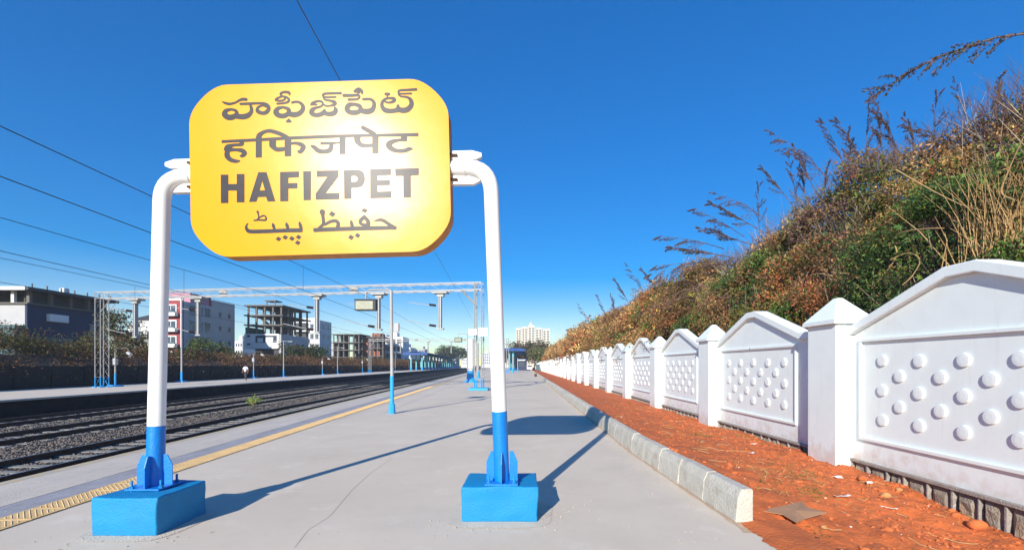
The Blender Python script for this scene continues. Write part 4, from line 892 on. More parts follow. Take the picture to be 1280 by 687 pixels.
# B4 white block with balconies
X4, Y4 = -62.2, 140
b = bld('white five storey block with balconies right of the tall unfinished frame', (X4, Y4)); part('wall', 'b_white', b, (X4 - 8, X4 - 3.2, Y4 + .5, Y4 + 8, -1, 16)); part('wall', 'b_pale', b, (X4 - 3.2, X4, Y4, Y4 + 8.6, -1, 15.4)); part('parapet', 'b_white', b, (X4 - 3.2, X4 + .05, Y4 - .1, Y4 + .15, 15.4, 16.0))
for k in range(5):
    z = 13.0 - k * 3.0; part('balcony_shade', 'b_dark', b, (X4 - 7.6, X4 - 3.6, Y4 + .42, Y4 + .495, z - .3, z + 1.6)); part('balcony', 'b_white', b, (X4 - 7.9, X4 - 3.3, Y4 - .9, Y4 + .4, z - 1.1, z - .2))  # flat dark plate stands in for the shade behind each balcony
    window_row(b, 'f', Y4, X4 - 3.1, X4 - .1, 2, z - .2, z + 1.1, frac=.6); window_row(b, 'r', X4, Y4 + .8, Y4 + 8, 2, z, z + 1, frac=.25)
b = frame_building('low unfinished grey concrete frame left of the red brick building', -70.3, -61, 170, 180, -1, [2.2, 4.8, 7.4, 10.2, 13.2], 5, 3); part('core_wall', 'b_concrete', b, (-69, -67.5, 174, 178, -1, 12.9), (-64, -62.8, 172, 179, -1, 12.9)); part('lower_fill', 'b_grey', b, (-75, -71.2, 172, 180, -1, 10.5))
b = bld('red brick building with an unfinished concrete right half', (-55, 175)); part('brick_wall', 'b_brick', b, (-61, -58.3, 175, 183, -1, 12.2)); 
for k in range(4):
    z = 2.2 + k * 3.0; part('floor_slab', 'b_concrete', b, (-58.28, -53.0, 174, 184, z - .25, z)); part('brick_infill', 'b_brick' if k % 2 else 'b_dark', b, (-58.2, -54.8, 176, 182, z, z + 2.7))
    for x in (-57.2, -55.5, -53.5): part('column', 'b_concrete', b, (x - .17, x + .17, 174.3, 174.65, z, z + 2.72))
part('roof_slab', 'b_concrete', b, (-61.2, -53.0, 174, 184, 12.21, 12.5))
b = bld('white apartment block with stacked balconies right of the brick building', (-50, 190)); part('wall', 'b_white', b, (-57.5, -50, 190, 200, -1, 13.4)); part('wall', 'b_pale', b, (-60, -57.52, 192, 200, -1, 14.6))
for k in range(4): z = 10.6 - k * 3; part('balcony', 'b_white', b, (-57.6, -52, 188.6, 189.99, z - .9, z)); window_row(b, 'f', 190, -57.2, -50.5, 3, z, z + 1.7, m='b_dark', frac=.7)
part('roof_room', 'b_white', b, (-56, -53, 192, 196, 13.4, 15.4))
# far skyline of small pale buildings
SKYL = ('white distant building just right of the white apartment block', 'cream low distant building behind the left end of the far shelter', 'grey distant building above the far shelter roof', 'white distant building behind the middle of the far shelter', 'pale distant building left of the near portal leg', 'white distant building right behind the near portal leg',
        'widest pale distant building between the portal leg and right sign post', 'white distant building right beside the right sign post', 'cream distant building left of the near shelter', 'white distant building between the pink block and the unfinished frame', 'taller pale distant building just left of the tall unfinished frame')
for i, (u, vt, w, Y, m) in enumerate(((508, 434, 10, 300, 'b_white'), (517, 440, 9, 330, 'b_cream'), (527, 436, 8, 380, 'b_grey'), (549, 441, 8, 420, 'b_white'), (567, 437, 8, 450, 'b_pale'), (580, 434, 7, 500, 'b_white'), (608, 441, 11, 520, 'b_pale'), (620, 437, 8, 560, 'b_white'), (634, 442, 9, 520, 'b_cream'), (297, 426, 12, 200, 'b_white'), (305, 420, 8, 230, 'b_pale'))):
    p = at(u, vt, Y); w_ = w / F * Y / 2; b = bld('small pale building on the far skyline, number of floors unclear', (p.x, Y)); 
    b['label'] = SKYL[i]
    b['group'] = 'pale buildings on the far skyline'
    part('wall', m, b, (p.x - w_, p.x + w_, Y, Y + 15, -1, p.z)); part('roof_room', m, b, (p.x - w_ * .3, p.x + w_ * .4, Y + 2, Y + 8, p.z, p.z + 2.4))
    nf = max(2, int(p.z / 3.2))
    g = G()
    for k in range(nf):
        for q in range(4): g.box(p.x - w_ + (q + .25) * w_ / 2, p.x - w_ + (q + .75) * w_ / 2, Y - .12, Y - .02, p.z - 2.4 - k * 3.1, p.z - 1.0 - k * 3.1)
    g.build('window', 'b_glass', b, kind='stuff')
# cream apartment towers far right
b = bld('cream apartment tower cluster with a central spire rising above the far trees', (0, 620), 'apartment_tower'); YT = 620
for u0, u1, vt in ((645, 652, 411), (652.3, 660, 409.5), (660.3, 669, 408), (669.3, 678, 410.5), (678.3, 688, 412)):
    x0, x1 = at(u0, 0, YT).x, at(u1, 0, YT).x; zt_ = at(0, vt, YT).z
    part('tower', 'b_cream', b, (x0, x1 - 1, YT, YT + 14, -1, zt_)); part('parapet', 'b_white', b, (x0 - .3, x1 - .7, YT - .5, YT + 14.5, zt_, zt_ + 1.2)); g = G()
    for k in range(12):
        for q in range(2):
            xa = x0 + (x1 - 1 - x0) * (.12 + .5 * q); g.box(xa, xa + (x1 - x0) * .26, YT - .3, YT - .03, zt_ - 3.5 - k * 3.3, zt_ - 1.6 - k * 3.3)
    g.build('window', 'b_glass', b, kind='stuff')
xs_ = at(663.5, 0, YT).x; z0_ = at(0, 408, YT).z; g = G(); g.box(xs_ - 2.2, xs_ + 2.2, YT + 3, YT + 8, z0_, z0_ + 3.2); g.tube([(xs_, YT + 5, z0_ + 3.2), (xs_, YT + 5, z0_ + 6.8)], [2.2, .2], 8); g.build('spire', 'b_cream', b)

# ------------------------------------------------------------ platform shelters
def shelter(label, x0a, x0b, Ya, Yb, zr, ncol, two, colm):
    t = thing('platform_shelter', label, 'shelter', trk((x0a + x0b) / 2, Ya, 0)); g = G(); th = .18
    a0, a1, b0, b1 = trk(x0a, Ya, zr - .5), trk(x0a, Yb, zr - .5), trk(x0b, Ya, zr - .5), trk(x0b, Yb, zr - .5); m0, m1 = (a0 + b0) / 2 + Vector((0, 0, .6)), (a1 + b1) / 2 + Vector((0, 0, .6)); dz = Vector((0, 0, -th))
    g.add([a0, m0, b0, a1, m1, b1, a0 + dz, m0 + dz, b0 + dz, a1 + dz, m1 + dz, b1 + dz], [(0, 1, 4, 3), (1, 2, 5, 4), (9, 10, 7, 6), (10, 11, 8, 7), (0, 6, 7, 1), (1, 7, 8, 2), (3, 4, 10, 9), (4, 5, 11, 10), (0, 3, 9, 6), (2, 8, 11, 5)]); g.build('roof', 'roof_blue', t)
    g = G(); q = Vector((0, -.05, 0)); f = Vector((0, 0, -.75)); g.add([a0 + q, b0 + q, b0 + q + f, a0 + q + f, a0 - q, b0 - q, b0 - q + f, a0 - q + f], [(0, 3, 2, 1), (4, 5, 6, 7), (0, 4, 7, 3), (1, 2, 6, 5), (0, 1, 5, 4), (2, 3, 7, 6)]); g.build('fascia', 'roof_blue', t)
    for k in range(ncol):
        Y = Ya + 2 + (Yb - Ya - 4) * k / (ncol - 1)
        for fx in two:
            p = trk(x0a + (x0b - x0a) * fx, Y); g = G(); g.tube([p + Vector((0, 0, .9)), p + Vector((0, 0, zr - .4))], .28, 8); c_ = g.build('column', colm, t); g = G(); g.tube([p, p + Vector((0, 0, .9))], .34, 8); g.build('column_base', 'steel_blue', c_)
    return t
sh = shelter('long blue-roofed shelter on the far platform with teal columns', -31.0, -22.9, 150, 300, 6.3, 16, (.3, .75), 'teal_column')
g = G(); a, b_ = trk(-30.6, 158), trk(-30.6, 298); g.add([a, b_, b_ + Vector((0, 0, 2.6)), a + Vector((0, 0, 2.6)), a + Vector((.3, 0, 0)), b_ + Vector((.3, 0, 0)), b_ + Vector((.3, 0, 2.6)), a + Vector((.3, 0, 2.6))], [(0, 3, 2, 1), (4, 5, 6, 7), (0, 1, 5, 4), (3, 7, 6, 2), (0, 4, 7, 3), (1, 2, 6, 5)]); g.build('roof_shade_sheet', 'shade_dark', sh)  # dark sheet added as the shade under the shelter roof
Ys = 142
sh = thing('platform_shelter', 'blue-roofed shelter at the far end of the near platform', 'shelter', (-2.2, Ys, 0))
g = G(); g.box(-7.4, .6, Ys, Ys + 60, 6.1, 6.35); g.add([(-7.4, Ys, 6.36), (.6, Ys, 6.36), (.6, Ys + 60, 6.36), (-7.4, Ys + 60, 6.36), (-6.2, Ys + 1, 7.0), (-.6, Ys + 1, 7.0), (-.6, Ys + 59, 7.0), (-6.2, Ys + 59, 7.0)], [(0, 1, 5, 4), (1, 2, 6, 5), (2, 3, 7, 6), (3, 0, 4, 7), (4, 5, 6, 7)]); g.build('roof', 'roof_blue', sh)
for k in range(8):
    for x in (-4.6, -3.4): g = G(); g.tube([(x, Ys + 2 + k * 8, .9), (x, Ys + 2 + k * 8, 6.1)], .3, 8); c_ = g.build('column', 'teal_column', sh); g = G(); g.tube([(x, Ys + 2 + k * 8, 0), (x, Ys + 2 + k * 8, .9)], .4, 8); g.build('column_base', 'steel_blue', c_)
hut = thing('platform_hut', 'dark kiosk under the near shelter with a pale canopy strip', 'kiosk', (-.4, Ys + 4, 0)); part('wall', 'shade_dark', hut, (-2.6, .9, Ys + 5, Ys + 11, 0, 4.2)); part('canopy', 'b_pale', hut, (-1.9, .4, Ys + 4.2, Ys + 5, 3.1, 3.5)); part('window', 'b_glass', hut, (-1.6, .1, Ys + 4.9, Ys + 4.99, 1.2, 2.9))  # wall colour holds the darkness of the shade under the roof
car = thing('parked_van', 'small white van parked at the far end of the platform beside the kiosk', 'van', (1.3, Ys + 2, 0)); g = G(); g.prism([(-.85, .35), (.85, .35), (.85, 1.1), (.7, 1.75), (-.7, 1.75), (-.85, 1.1)], (1.75, Ys + 1, 0), (1, 0, 0), (0, 0, 1), (0, 3.4, 0)); g.build('body', 'b_white', car, bevel=.08)
g = G(); g.prism([(-.74, 1.12), (.74, 1.12), (.62, 1.62), (-.62, 1.62)], (1.75, Ys + .98, 0), (1, 0, 0), (0, 0, 1), (0, .015, 0)); g.build('windscreen', 'b_glass', car)
for x in (-.7, .7):
    for y in (.6, 2.7): g = G(); g.tube([(1.75 + x - .1, Ys + 1 + y, .35), (1.75 + x + .1, Ys + 1 + y, .35)], .35, 12); g.build('wheel', 'b_dark', car)
cab = thing('utility_cabinet', 'grey-green box standing on the far soil strip against the white wall', 'cabinet', (4.7, 150, 0)); part('body', 'b_teal', cab, (3.9, 5.2, 149.5, 150.6, 0, 1.9), bevel=.04); part('lid', 'b_grey', cab, (3.8, 5.3, 149.4, 150.7, 1.901, 2.0))
P = gnd(669.5, 470.5); st_ = thing('bucket', 'small dark rusty bucket standing by the kerb far down the platform', 'bucket', P); g = G(); g.tube([P, P + Vector((0, 0, .42))], [.15, .2], 12); g.build('tub', 'rail', st_); g = G(); g.tube([P + Vector((.2 * math.cos(a), 0, .42 + .2 * math.sin(a))) for a in np.linspace(0, math.pi, 9)], .012, 5); g.build('handle', 'rail', st_)

# ------------------------------------------------------------ right bank: terrain and thicket
def prof(X, Y):                                     # bank surface under the plants
    return np.interp(X, [6.0, 6.6, 7.6, 9.0, 12, 30], [.2, 1.3, 3.6, 5.3, 5.2, 4.5]) + .25 * noise.noise(Vector((X * .5, Y * .25, 2)))
g = G(); bxs = [6.02, 6.4, 6.8, 7.3, 7.8, 8.4, 9, 10, 12, 16, 22, 30]; bys = np.concatenate([np.arange(-2, 40, 1.0), np.arange(40, 175, 3.0)])
g.add([(x, y, prof(x, y) if x > 6.1 else -.5) for y in bys for x in bxs], [(i * 12 + j, i * 12 + j + 1, (i + 1) * 12 + j + 1, (i + 1) * 12 + j) for i in range(len(bys) - 1) for j in range(11)]); structure(g.build('embankment', 'bank_earth', smooth=True))
def bank_zone(ya, yb, nc, nl, rc, ls, wts, rg, top=6.35):
    cen = []; col = []; szs = []; ms = {.36: .95, .42: 1.15, .62: 1.7, 1.0: 2.8}[rc]
    mds = [(rg.uniform(ya, yb), rg.uniform(-.1, 5.6), ms * rg.uniform(.7, 1.35)) for _ in range(int((yb - ya) * 5.6 / (ms * ms * 1.15)) + 3)]; MA = np.array(mds); fam = []
    for m_ in mds:
        z_ = 2 + m_[1] * .75; w0 = wts(m_[0], z_, noise.noise(Vector((m_[0] * .3, m_[1] * .5, 3)))); w0 = {k_: v_ for k_, v_ in w0.items() if v_ > 0}; a_ = list(w0); p_ = np.array([w0[k_] for k_ in a_]); main_ = a_[rg.choice(len(a_), p=p_ / p_.sum())]; fam.append({**{k_: .35 * v_ for k_, v_ in w0.items()}, main_: 6.0})
    for i in range(nc):
        Y = rg.uniform(ya, yb); s = rg.random() ** .8
        if s < .78:
            q = s / .78; X = 6.25 + 2.75 * q; z = 2.0 + (top - 2.0) * q ** .9
        else: q = (s - .78) / .22; X = 9 + 2.6 * q; z = top - .3 * q
        z += (.4 + .5 * (s > .5)) * noise.noise(Vector((X * .5, Y * .42, 1))) + .4 * noise.noise(Vector((X * 2, Y * 1.6, 7)))
        bump = .5 * noise.noise(Vector((X * .55, Y * .6, z * .6 + 9))) + .22 * noise.noise(Vector((X * 1.5, Y * 1.5, z * 1.5))); X -= bump * .8 * (X > 6.9); z += bump * .6 - .5 * max(0, (9.5 - Y) / 4) * (s > .4) - .5 * math.exp(-((Y - 17) / 5) ** 2) * (s > .5)
        dm = np.hypot(MA[:, 0] - Y, MA[:, 1] - s * 5.4) / MA[:, 2]; jm = int(dm.argmin()); dq = float(dm[jm])
        if dq > .95 and rg.random() < .45: continue
        out = MA[jm, 2] * (.5 * max(0, 1 - dq * dq) - .16); X -= out * .75 * (X > 6.6); z += out * .75; X = max(X, 6.32)
        r = rc * rg.uniform(.5, 1.35); w = fam[jm]
        k = int(nl * rg.uniform(.6, 1.3) * (r / rc) ** 1.4); d = rg.normal(size=(k, 3)); d /= np.linalg.norm(d, axis=1)[:, None]; d *= (rg.random((k, 1)) ** .4) * r * (1.1, 1.1, .8)
        cen.append(d + (X, Y, z - r * .35)); main = pal_pick(1, w, rg); mixw = rg.random((k, 1)) < .7
        col.append(np.where(mixw, main, pal_pick(k, w, rg)) * rg.uniform(.6, 1.45, (k, 1)) * rg.uniform(.6, 1.8) * (1.1, 1.12, 1.0)); szs.append(np.full(k, ls * rg.uniform(.7, 1.35)))
    return np.concatenate(cen), np.concatenate(col), np.concatenate(szs)
def wnear(Y, z, zn):
    if z > 4.6: return {'brown': 3, 'purple': 2.4, 'green': 1 + 3 * (zn > .12), 'dkgreen': 1.5 * (zn > .05), 'olive': 3, 'rust': 1.2, 'tan': 2.4, 'straw': .12, 'yellow': .03}
    if zn > .05: return {'green': 5, 'dkgreen': 4, 'olive': 2.5, 'brown': 1, 'yellow': .15}
    return {'brown': 4, 'dkgreen': 2.4, 'green': 1.4, 'rust': 1.6, 'tan': 2.2, 'olive': 3.2, 'purple': 1, 'straw': .08}
def wmid(Y, z, zn): return {'brown': 4, 'rust': 2.4, 'purple': 1, 'tan': 5, 'straw': 1, 'olive': 1.5, 'green': 1 + 2.2 * (zn > .12), 'dkgreen': 1 * (zn > .1), 'yellow': .4}
def wfar(Y, z, zn): return {'tan': 4.5, 'rust': 2.6, 'brown': 3, 'straw': 1.4 + 1.5 * (zn < -.1), 'olive': 1 + (zn > .2), 'green': .6}
rg = np.random.default_rng(11)
Zs = [bank_zone(3.5, 11, 640, 230, .36, .030, wnear, rg), bank_zone(11, 20, 620, 180, .42, .040, wnear, rg), bank_zone(20, 50, 900, 110, .62, .068, wmid, rg), bank_zone(50, 150, 900, 60, 1.0, .16, wfar, rg)]
o = leaves_obj('bank_thicket', np.concatenate([z_[0] for z_ in Zs]), np.concatenate([z_[2] for z_ in Zs]), np.concatenate([z_[1] for z_ in Zs]), rg=rg, asp=.42)
tag(o, 'tangled green and brown undergrowth covering the bank behind the white wall', 'undergrowth', kind='stuff')
# bare twigs standing out of the thicket
g1 = G(); g2 = G(); rd = random.Random(5)
for i in range(4200):
    Y = 4 + 60 * rd.random() ** 1.8; s = rd.random(); X = 6.75 + 2.45 * s; z = 2.6 + 3.7 * s ** .9 - .3; L_ = rd.uniform(.4, 1.3) * (1 + .5 * (s > .8)); a = rd.uniform(0, 6.28); e = rd.uniform(.2, 1.4) if s < .7 else rd.uniform(.8, 1.5); L_ *= 1 if s < .7 else .7
    d = Vector((math.cos(a) * math.cos(e) * (.3 if X < 7.6 else 1) - .2 * (X > 7.6), math.sin(a) * math.cos(e), math.sin(e))).normalized(); p = Vector((X, Y, z)); k = Vector((rd.uniform(-.2, .2), rd.uniform(-.2, .2), rd.uniform(-.1, .2)))
    (g1 if rd.random() < .6 else g2).tube([p, p + d * L_ * .5 + k * .2, p + d * L_ + k * L_ * .6], [.009, .006, .002], 3, False)
for i in range(2600):
    Y = 6 + 44 * rd.random() ** 1.4; X = rd.uniform(8.3, 9.6); z = 6.1 + .5 * noise.noise(Vector((4.5, Y * .42, 1))); L_ = rd.uniform(.35, 1.1) * (.6 + .9 * abs(noise.noise(Vector((Y * .6, 0, 9))))); d = Vector((rd.uniform(-.7, .25), rd.uniform(-.5, .5), 1)).normalized(); p = Vector((X, Y, z)); k = Vector((rd.uniform(-.2, .1), rd.uniform(-.15, .15), 0)); q = p + d * L_ * .55
    g1.tube([p, q, p + d * L_ + k * .5], [.006, .004, .0015], 3, False)
    for _ in range(3): e_ = (d + Vector((rd.uniform(-.7, .7), rd.uniform(-.7, .7), rd.uniform(-.2, .4)))).normalized(); a_ = p + d * L_ * rd.uniform(.3, .9); g1.tube([a_, a_ + e_ * L_ * .3], [.003, .0012], 3, False)
tag(g1.build('dry_twigs', 'bark'), 'dark bare twigs sticking out of the bank undergrowth', 'twigs', kind='stuff'); tag(g2.build('straw_stalks', 'pale_stem'), 'pale dry stalks sticking out of the bank undergrowth', 'dry stalks', kind='stuff')

# feathery weed stalks along the ridge: stem, side sprigs, small leaves
def plume(seed, L_, arch, dens=1.0):
    rd = random.Random(seed); t = thing('feathery_weed', 'x', 'weed', (0, 0, 0)); g = G(); cen = []
    def br(p, d, L, r, depth):
        pts = [p]; n = 7
        for i in range(n):
            d = (d + Vector((rd.uniform(-.05, .05), rd.uniform(-.05, .05), -arch * .05))).normalized(); pts.append(pts[-1] + d * L / n)
        g.tube(pts, [r * (1 - .8 * i / n) for i in range(n + 1)], 4 if depth == 0 else 3, False)
        for i in range(1, n + 1):
            if depth < 2 and i > (1 if depth == 0 else 0):
                for s in range(2 if depth == 0 else 1):
                    if rd.random() < .85: q = (d + Vector((rd.uniform(-.45, .45), rd.uniform(-.45, .45), rd.uniform(-.4, .25)))).normalized(); br(pts[i], q, L * (.34 if depth == 0 else .45) * (1.15 - i / (n * 1.3)), r * .5, depth + 1)
            for k in range(int((2.6 if depth else 4) * dens)):
                tt = rd.random(); c = pts[i - 1] + (pts[i] - pts[i - 1]) * tt; cen.append(tuple(c + Vector((rd.gauss(0, .01), rd.gauss(0, .01), rd.gauss(0, .01)))))
    br(Vector((0, 0, 0)), Vector((-.75, .1, .65)).normalized(), L_, .012, 0); g.build('stem', 'bark', t, local=True)
    r3 = np.random.default_rng(seed); cen = np.array(cen); leaves_obj('leaves', cen, .016, pal_pick(len(cen), {'purple': 3, 'brown': 3, 'dkgreen': 1.5, 'rust': .6}, r3) * r3.uniform(.6, 1.3, (len(cen), 1)), t, rg=r3)
    return t
protos = [plume(1, 1.7, 1.0), plume(2, 1.4, .5), plume(3, 2.0, 1.5), plume(4, 1.2, .2)]
spots = []
for u, v, Y, sc, rz, ry in ((905, 305, 20, 1.6, 0, -.3), (925, 318, 18.5, 1.9, 0, -.45), (912, 345, 19.5, 1.9, .1, -.75), (940, 300, 18, 1.7, -.1, -.3), (898, 325, 20.5, 1.6, .1, -.55), (955, 285, 17.5, 1.6, .15, -.15), (1050, 238, 13.5, 1.3, 0, .4), (1020, 235, 14.5, 1.3, -.1, .5), (1090, 222, 12.6, 1.1, .1, .6), (1135, 205, 11.5, 1.0, .1, .5), (915, 330, 19, 1.7, .2, -.5), (890, 345, 21, 1.4, -.2, -.7), (930, 290, 19, 1.4, .3, -.1), (990, 250, 16.5, 1.2, -.2, .35), (965, 275, 17.5, 1.2, .1, .1), (1010, 250, 15, 1.0, .4, .6), (1060, 215, 13, 1.0, 0, .7), (1075, 235, 13.5, 1.2, .8, .5), (1120, 195, 12, .9, .3, .8), (1150, 195, 12, 1.0, 0, .6),
                            (1180, 165, 10.5, .6, .2, -.3), (1195, 175, 10.5, .7, -.3, -.1), (1215, 165, 10, .6, .5, .7), (1235, 165, 10, .5, 0, .6), (1262, 155, 9, .5, .6, .8), (1275, 160, 9, .4, 0, .5), (1085, 215, 12, .9, 1.4, .9), (1030, 245, 14, .9, 2, .8), (950, 290, 18, 1.1, 1.3, .6), (790, 380, 34, 1.7, .2, .4), (810, 375, 32, 1.5, .5, .6), (770, 390, 38, 1.5, 0, .7), (760, 398, 42, 1.5, .4, .7), (830, 368, 29, 1.6, .1, .3), (740, 408, 52, 1.6, .3, .7), (1245, 165, 9.5, .9, 1, .6), (1170, 200, 11.5, .9, 1.2, .7), (1105, 200, 12, 1, .3, .9), (1000, 268, 15.5, 1, .9, .7)):
    spots.append((u, v, Y, sc, rz, ry))
plumes = []
for i, (u, v, Y, sc, rz, ry) in enumerate(spots):
    o = protos[i % 4] if i < 4 else copy_tree(protos[i % 4]); o.location = at(u, v + 6, Y); o.scale = (sc,) * 3; o.rotation_euler = (0, ry, rz)
    o['group'] = 'feathery weed stalks along the top of the bank'; o['u'] = u
    plumes.append(o)
ORD = ('leftmost', 'second', 'third', 'fourth', 'fifth', 'sixth', 'seventh', 'eighth', 'ninth', 'tenth', 'eleventh', 'twelfth', 'thirteenth', 'fourteenth', 'fifteenth', 'sixteenth')
for lo, hi, tx in ((0, 850, 'small feathery weed stalk on the distant brown ridge'), (850, 960, 'feathery weed stalk leaning left over the middle of the bank'), (960, 1150, 'purple-brown feathery weed stalk on the nearer ridge'), (1150, 1400, 'feathery weed stalk on the ridge below the overhanging branch')):
    for k, o in enumerate(sorted([q for q in plumes if lo <= q['u'] < hi], key=lambda q: q['u'])): o['label'] = tx + ', ' + ORD[k] + (' from the left' if k else ' one')
for o in plumes: del o['u']

# overhanging leafy branch at top right
P = [at(u, v, y) for u, v, y in ((1330, 48, 7.6), (1285, 42, 7.7), (1245, 47, 7.9), (1210, 58, 8.0), (1170, 72, 8.1), (1135, 92, 8.2), (1108, 110, 8.3), (1092, 122, 8.3))]
t = thing('overhanging_branch', 'long drooping leafy branch reaching into the blue sky at top right', 'branch', P[0]); g = G(); g.tube(P, [.018, .017, .015, .013, .011, .009, .006, .003], 6); rd = random.Random(9); cen = []
def along(P, t_): t_ *= len(P) - 1; i = min(int(t_), len(P) - 2); return P[i] + (P[i + 1] - P[i]) * (t_ - i)
side = [P[1:]]
for k in range(22):
    t_ = .22 + .75 * k / 22; a = along(P, t_); L_ = rd.uniform(.25, .62) * (1.25 - t_ * .6); d = Vector((-.85, rd.uniform(-.2, .2), rd.choice((-.75, -.55, -.9, -.35, .05)))).normalized()
    q = [a, a + d * L_ * .5, a + d * L_ + Vector((0, 0, -.07))]; g.tube(q, [.006, .004, .002], 4); side.append(q)
g.build('stem', 'bark', t)
for s in side:
    ln = sum((s[i + 1] - s[i]).length for i in range(len(s) - 1))
    for k in range(int(ln * 110)): c = along(s, rd.random()); cen.append(tuple(c + Vector((rd.gauss(0, .016), rd.gauss(0, .016), rd.gauss(0, .016))) - P[0]))
cen = np.array(cen); r3 = np.random.default_rng(5); leaves_obj('leaves', cen, .021, pal_pick(len(cen), {'purple': 3, 'brown': 3, 'dkgreen': 3, 'olive': 1}, r3) * r3.uniform(.6, 1.2, (len(cen), 1)), t, rg=r3)
# dry straw clump at the right edge
def straw(u, v, Y, n, hgt_, lab, col='straw', spread=.35):
    B = at(u, v, Y); t = thing('dry_grass_clump', lab, 'dry grass', B); r3 = np.random.default_rng(int(u)); g = G()
    for i in range(n):
        x, y = r3.normal() * spread, r3.normal() * spread; a, b_ = r3.normal() * .22, r3.normal() * .22; h_ = hgt_ * r3.uniform(.4, 1.1); k = r3.normal() * .15
        g.tube([(x, y, 0), (x + a * h_ * .5, y + b_ * h_ * .5, h_ * .55), (x + a * h_ + k, y + b_ * h_, h_ * (1 - .12 * abs(k)))], [.008, .006, .002], 3, False)
    g.build('stalks', 'dry_stem', t, local=True, kind='stuff'); m = n * 3; c = np.stack([r3.normal(size=m) * spread * 1.2, r3.normal(size=m) * spread, r3.random(m) * hgt_], 1)
    leaves_obj('dead_leaves', c, .035, pal_pick(m, {'straw': 3, 'tan': 3, 'rust': 1}, r3), t, rg=r3, asp=.15)
straw(1258, 335, 6.72, 330, 1.45, 'tall straw-coloured dry grass clump behind the nearest wall gable at the right edge', spread=.24); straw(1278, 215, 7.8, 60, .45, 'dry grass tuft high on the bank at the right edge')
straw(1238, 262, 8.0, 70, .6, 'dry grass tuft above the tall straw clump'); straw(735, 440, 62, 300, 4.0, 'pale dry grass patch on the far brown part of the bank', spread=2); straw(722, 443, 80, 260, 4.5, 'farthest pale dry grass patch on the bank', spread=2.5); straw(810, 420, 33, 160, 2.0, 'dry grass patch behind the wall in the middle distance', spread=1.0)
# castor plants with large palmate leaves
def castor(u, v, Y, lab, col, sz=.2):
    B = at(u, v, Y); t = thing('castor_plant', lab, 'plant', B - Vector((-.25, 0, .6))); rd = random.Random(int(u)); base_ = Vector((0, 0, 0)); g = G(); g.tube([base_, (-.1, 0, .4), (-.25, -.02, .62)], [.014, .01, .006], 5); g.build('stem', 'dry_stem', t, local=True)
    for k in range(5):
        c = Vector((-.25, 0, .6)) + Vector((rd.uniform(-.3, .3), rd.uniform(-.25, .1), rd.uniform(-.28, .2))) * (k > 0); n = Vector((rd.uniform(-.6, .1), -1, rd.uniform(.1, .9))).normalized(); a = n.cross(Vector((0, 0, 1))).normalized(); b_ = a.cross(n); vs = [c]
        for i in range(16):
            th_ = 2 * math.pi * i / 16; rr = sz * (1 if i % 2 == 0 else .38) * (.75 + .25 * math.cos(th_)) ; vs.append(c + rr * (math.cos(th_) * a + math.sin(th_) * b_) - n * rr * .12)
        npmesh('leaf', [tuple(v) for v in vs], [(0, i + 1, (i + 1) % 16 + 1) for i in range(16)], 'leaf', np.tile(np.array(col) * rd.uniform(.8, 1.15), (17, 1)), t, tri=True)
castor(1158, 258, 8.6, 'plant with large yellow-green star-shaped leaves in the middle of the thicket', (.30, .29, .05), .11); castor(1255, 198, 8.2, 'yellowish star-leaved plant near the right edge of the bank', (.3, .22, .05), .10); castor(1165, 328, 7.9, 'light green star-leaved plant just above the nearest gable', (.13, .19, .04), .11)
castor(1205, 285, 8.0, 'green star-leaved plant left of the tall straw clump', (.07, .15, .03), .13); castor(1135, 300, 8.2, 'dark green star-leaved plant beside the curling dry vine', (.06, .13, .03), .13); castor(975, 345, 13, 'pale yellow-green leaved plant above the second gable', (.3, .27, .06), .16); castor(868, 368, 20, 'yellow leaved plant on the brown middle part of the bank', (.4, .34, .06), .2)
# curling dry vines
for lab, pts, r in (('pale forked dry vine curling up behind the first pillar', [(1090, 360), (1108, 340), (1121, 318), (1117, 300), (1128, 290), (1155, 286), (1180, 285)], .014), ('dry vine looping above the nearest gable slope', [(1112, 325), (1135, 316), (1150, 325), (1140, 345), (1128, 356)], .011), ('pale vine arching low behind the first pillar cap', [(1040, 340), (1070, 344), (1092, 360)], .011),
                    ('short dry vine hooking down towards the gable', [(1202, 285), (1212, 305), (1222, 328)], .012), ('long thin dry vine running right across the thicket', [(1120, 212), (1160, 235), (1200, 255), (1232, 264)], .009), ('steep dry stem beside the straw clump', [(1268, 250), (1252, 240), (1262, 210), (1280, 170)], .010), ('pale vine crossing above the second gable', [(1041, 345), (1020, 342), (1000, 350)], .01)):
    g = G(); pp = [at(u, v, (6.45 + .08 * math.sin(i)) * F / (u - U0)) for i, (u, v) in enumerate(pts)]; sp_ = smooth_path([tuple(p) for p in pp], 4); g.tube([tuple(p) for p in sp_], [r * (1 - .5 * i / len(sp_)) for i in range(len(sp_))], 6); tag(g.build('dry_vine', 'dry_stem'), lab, 'vine')

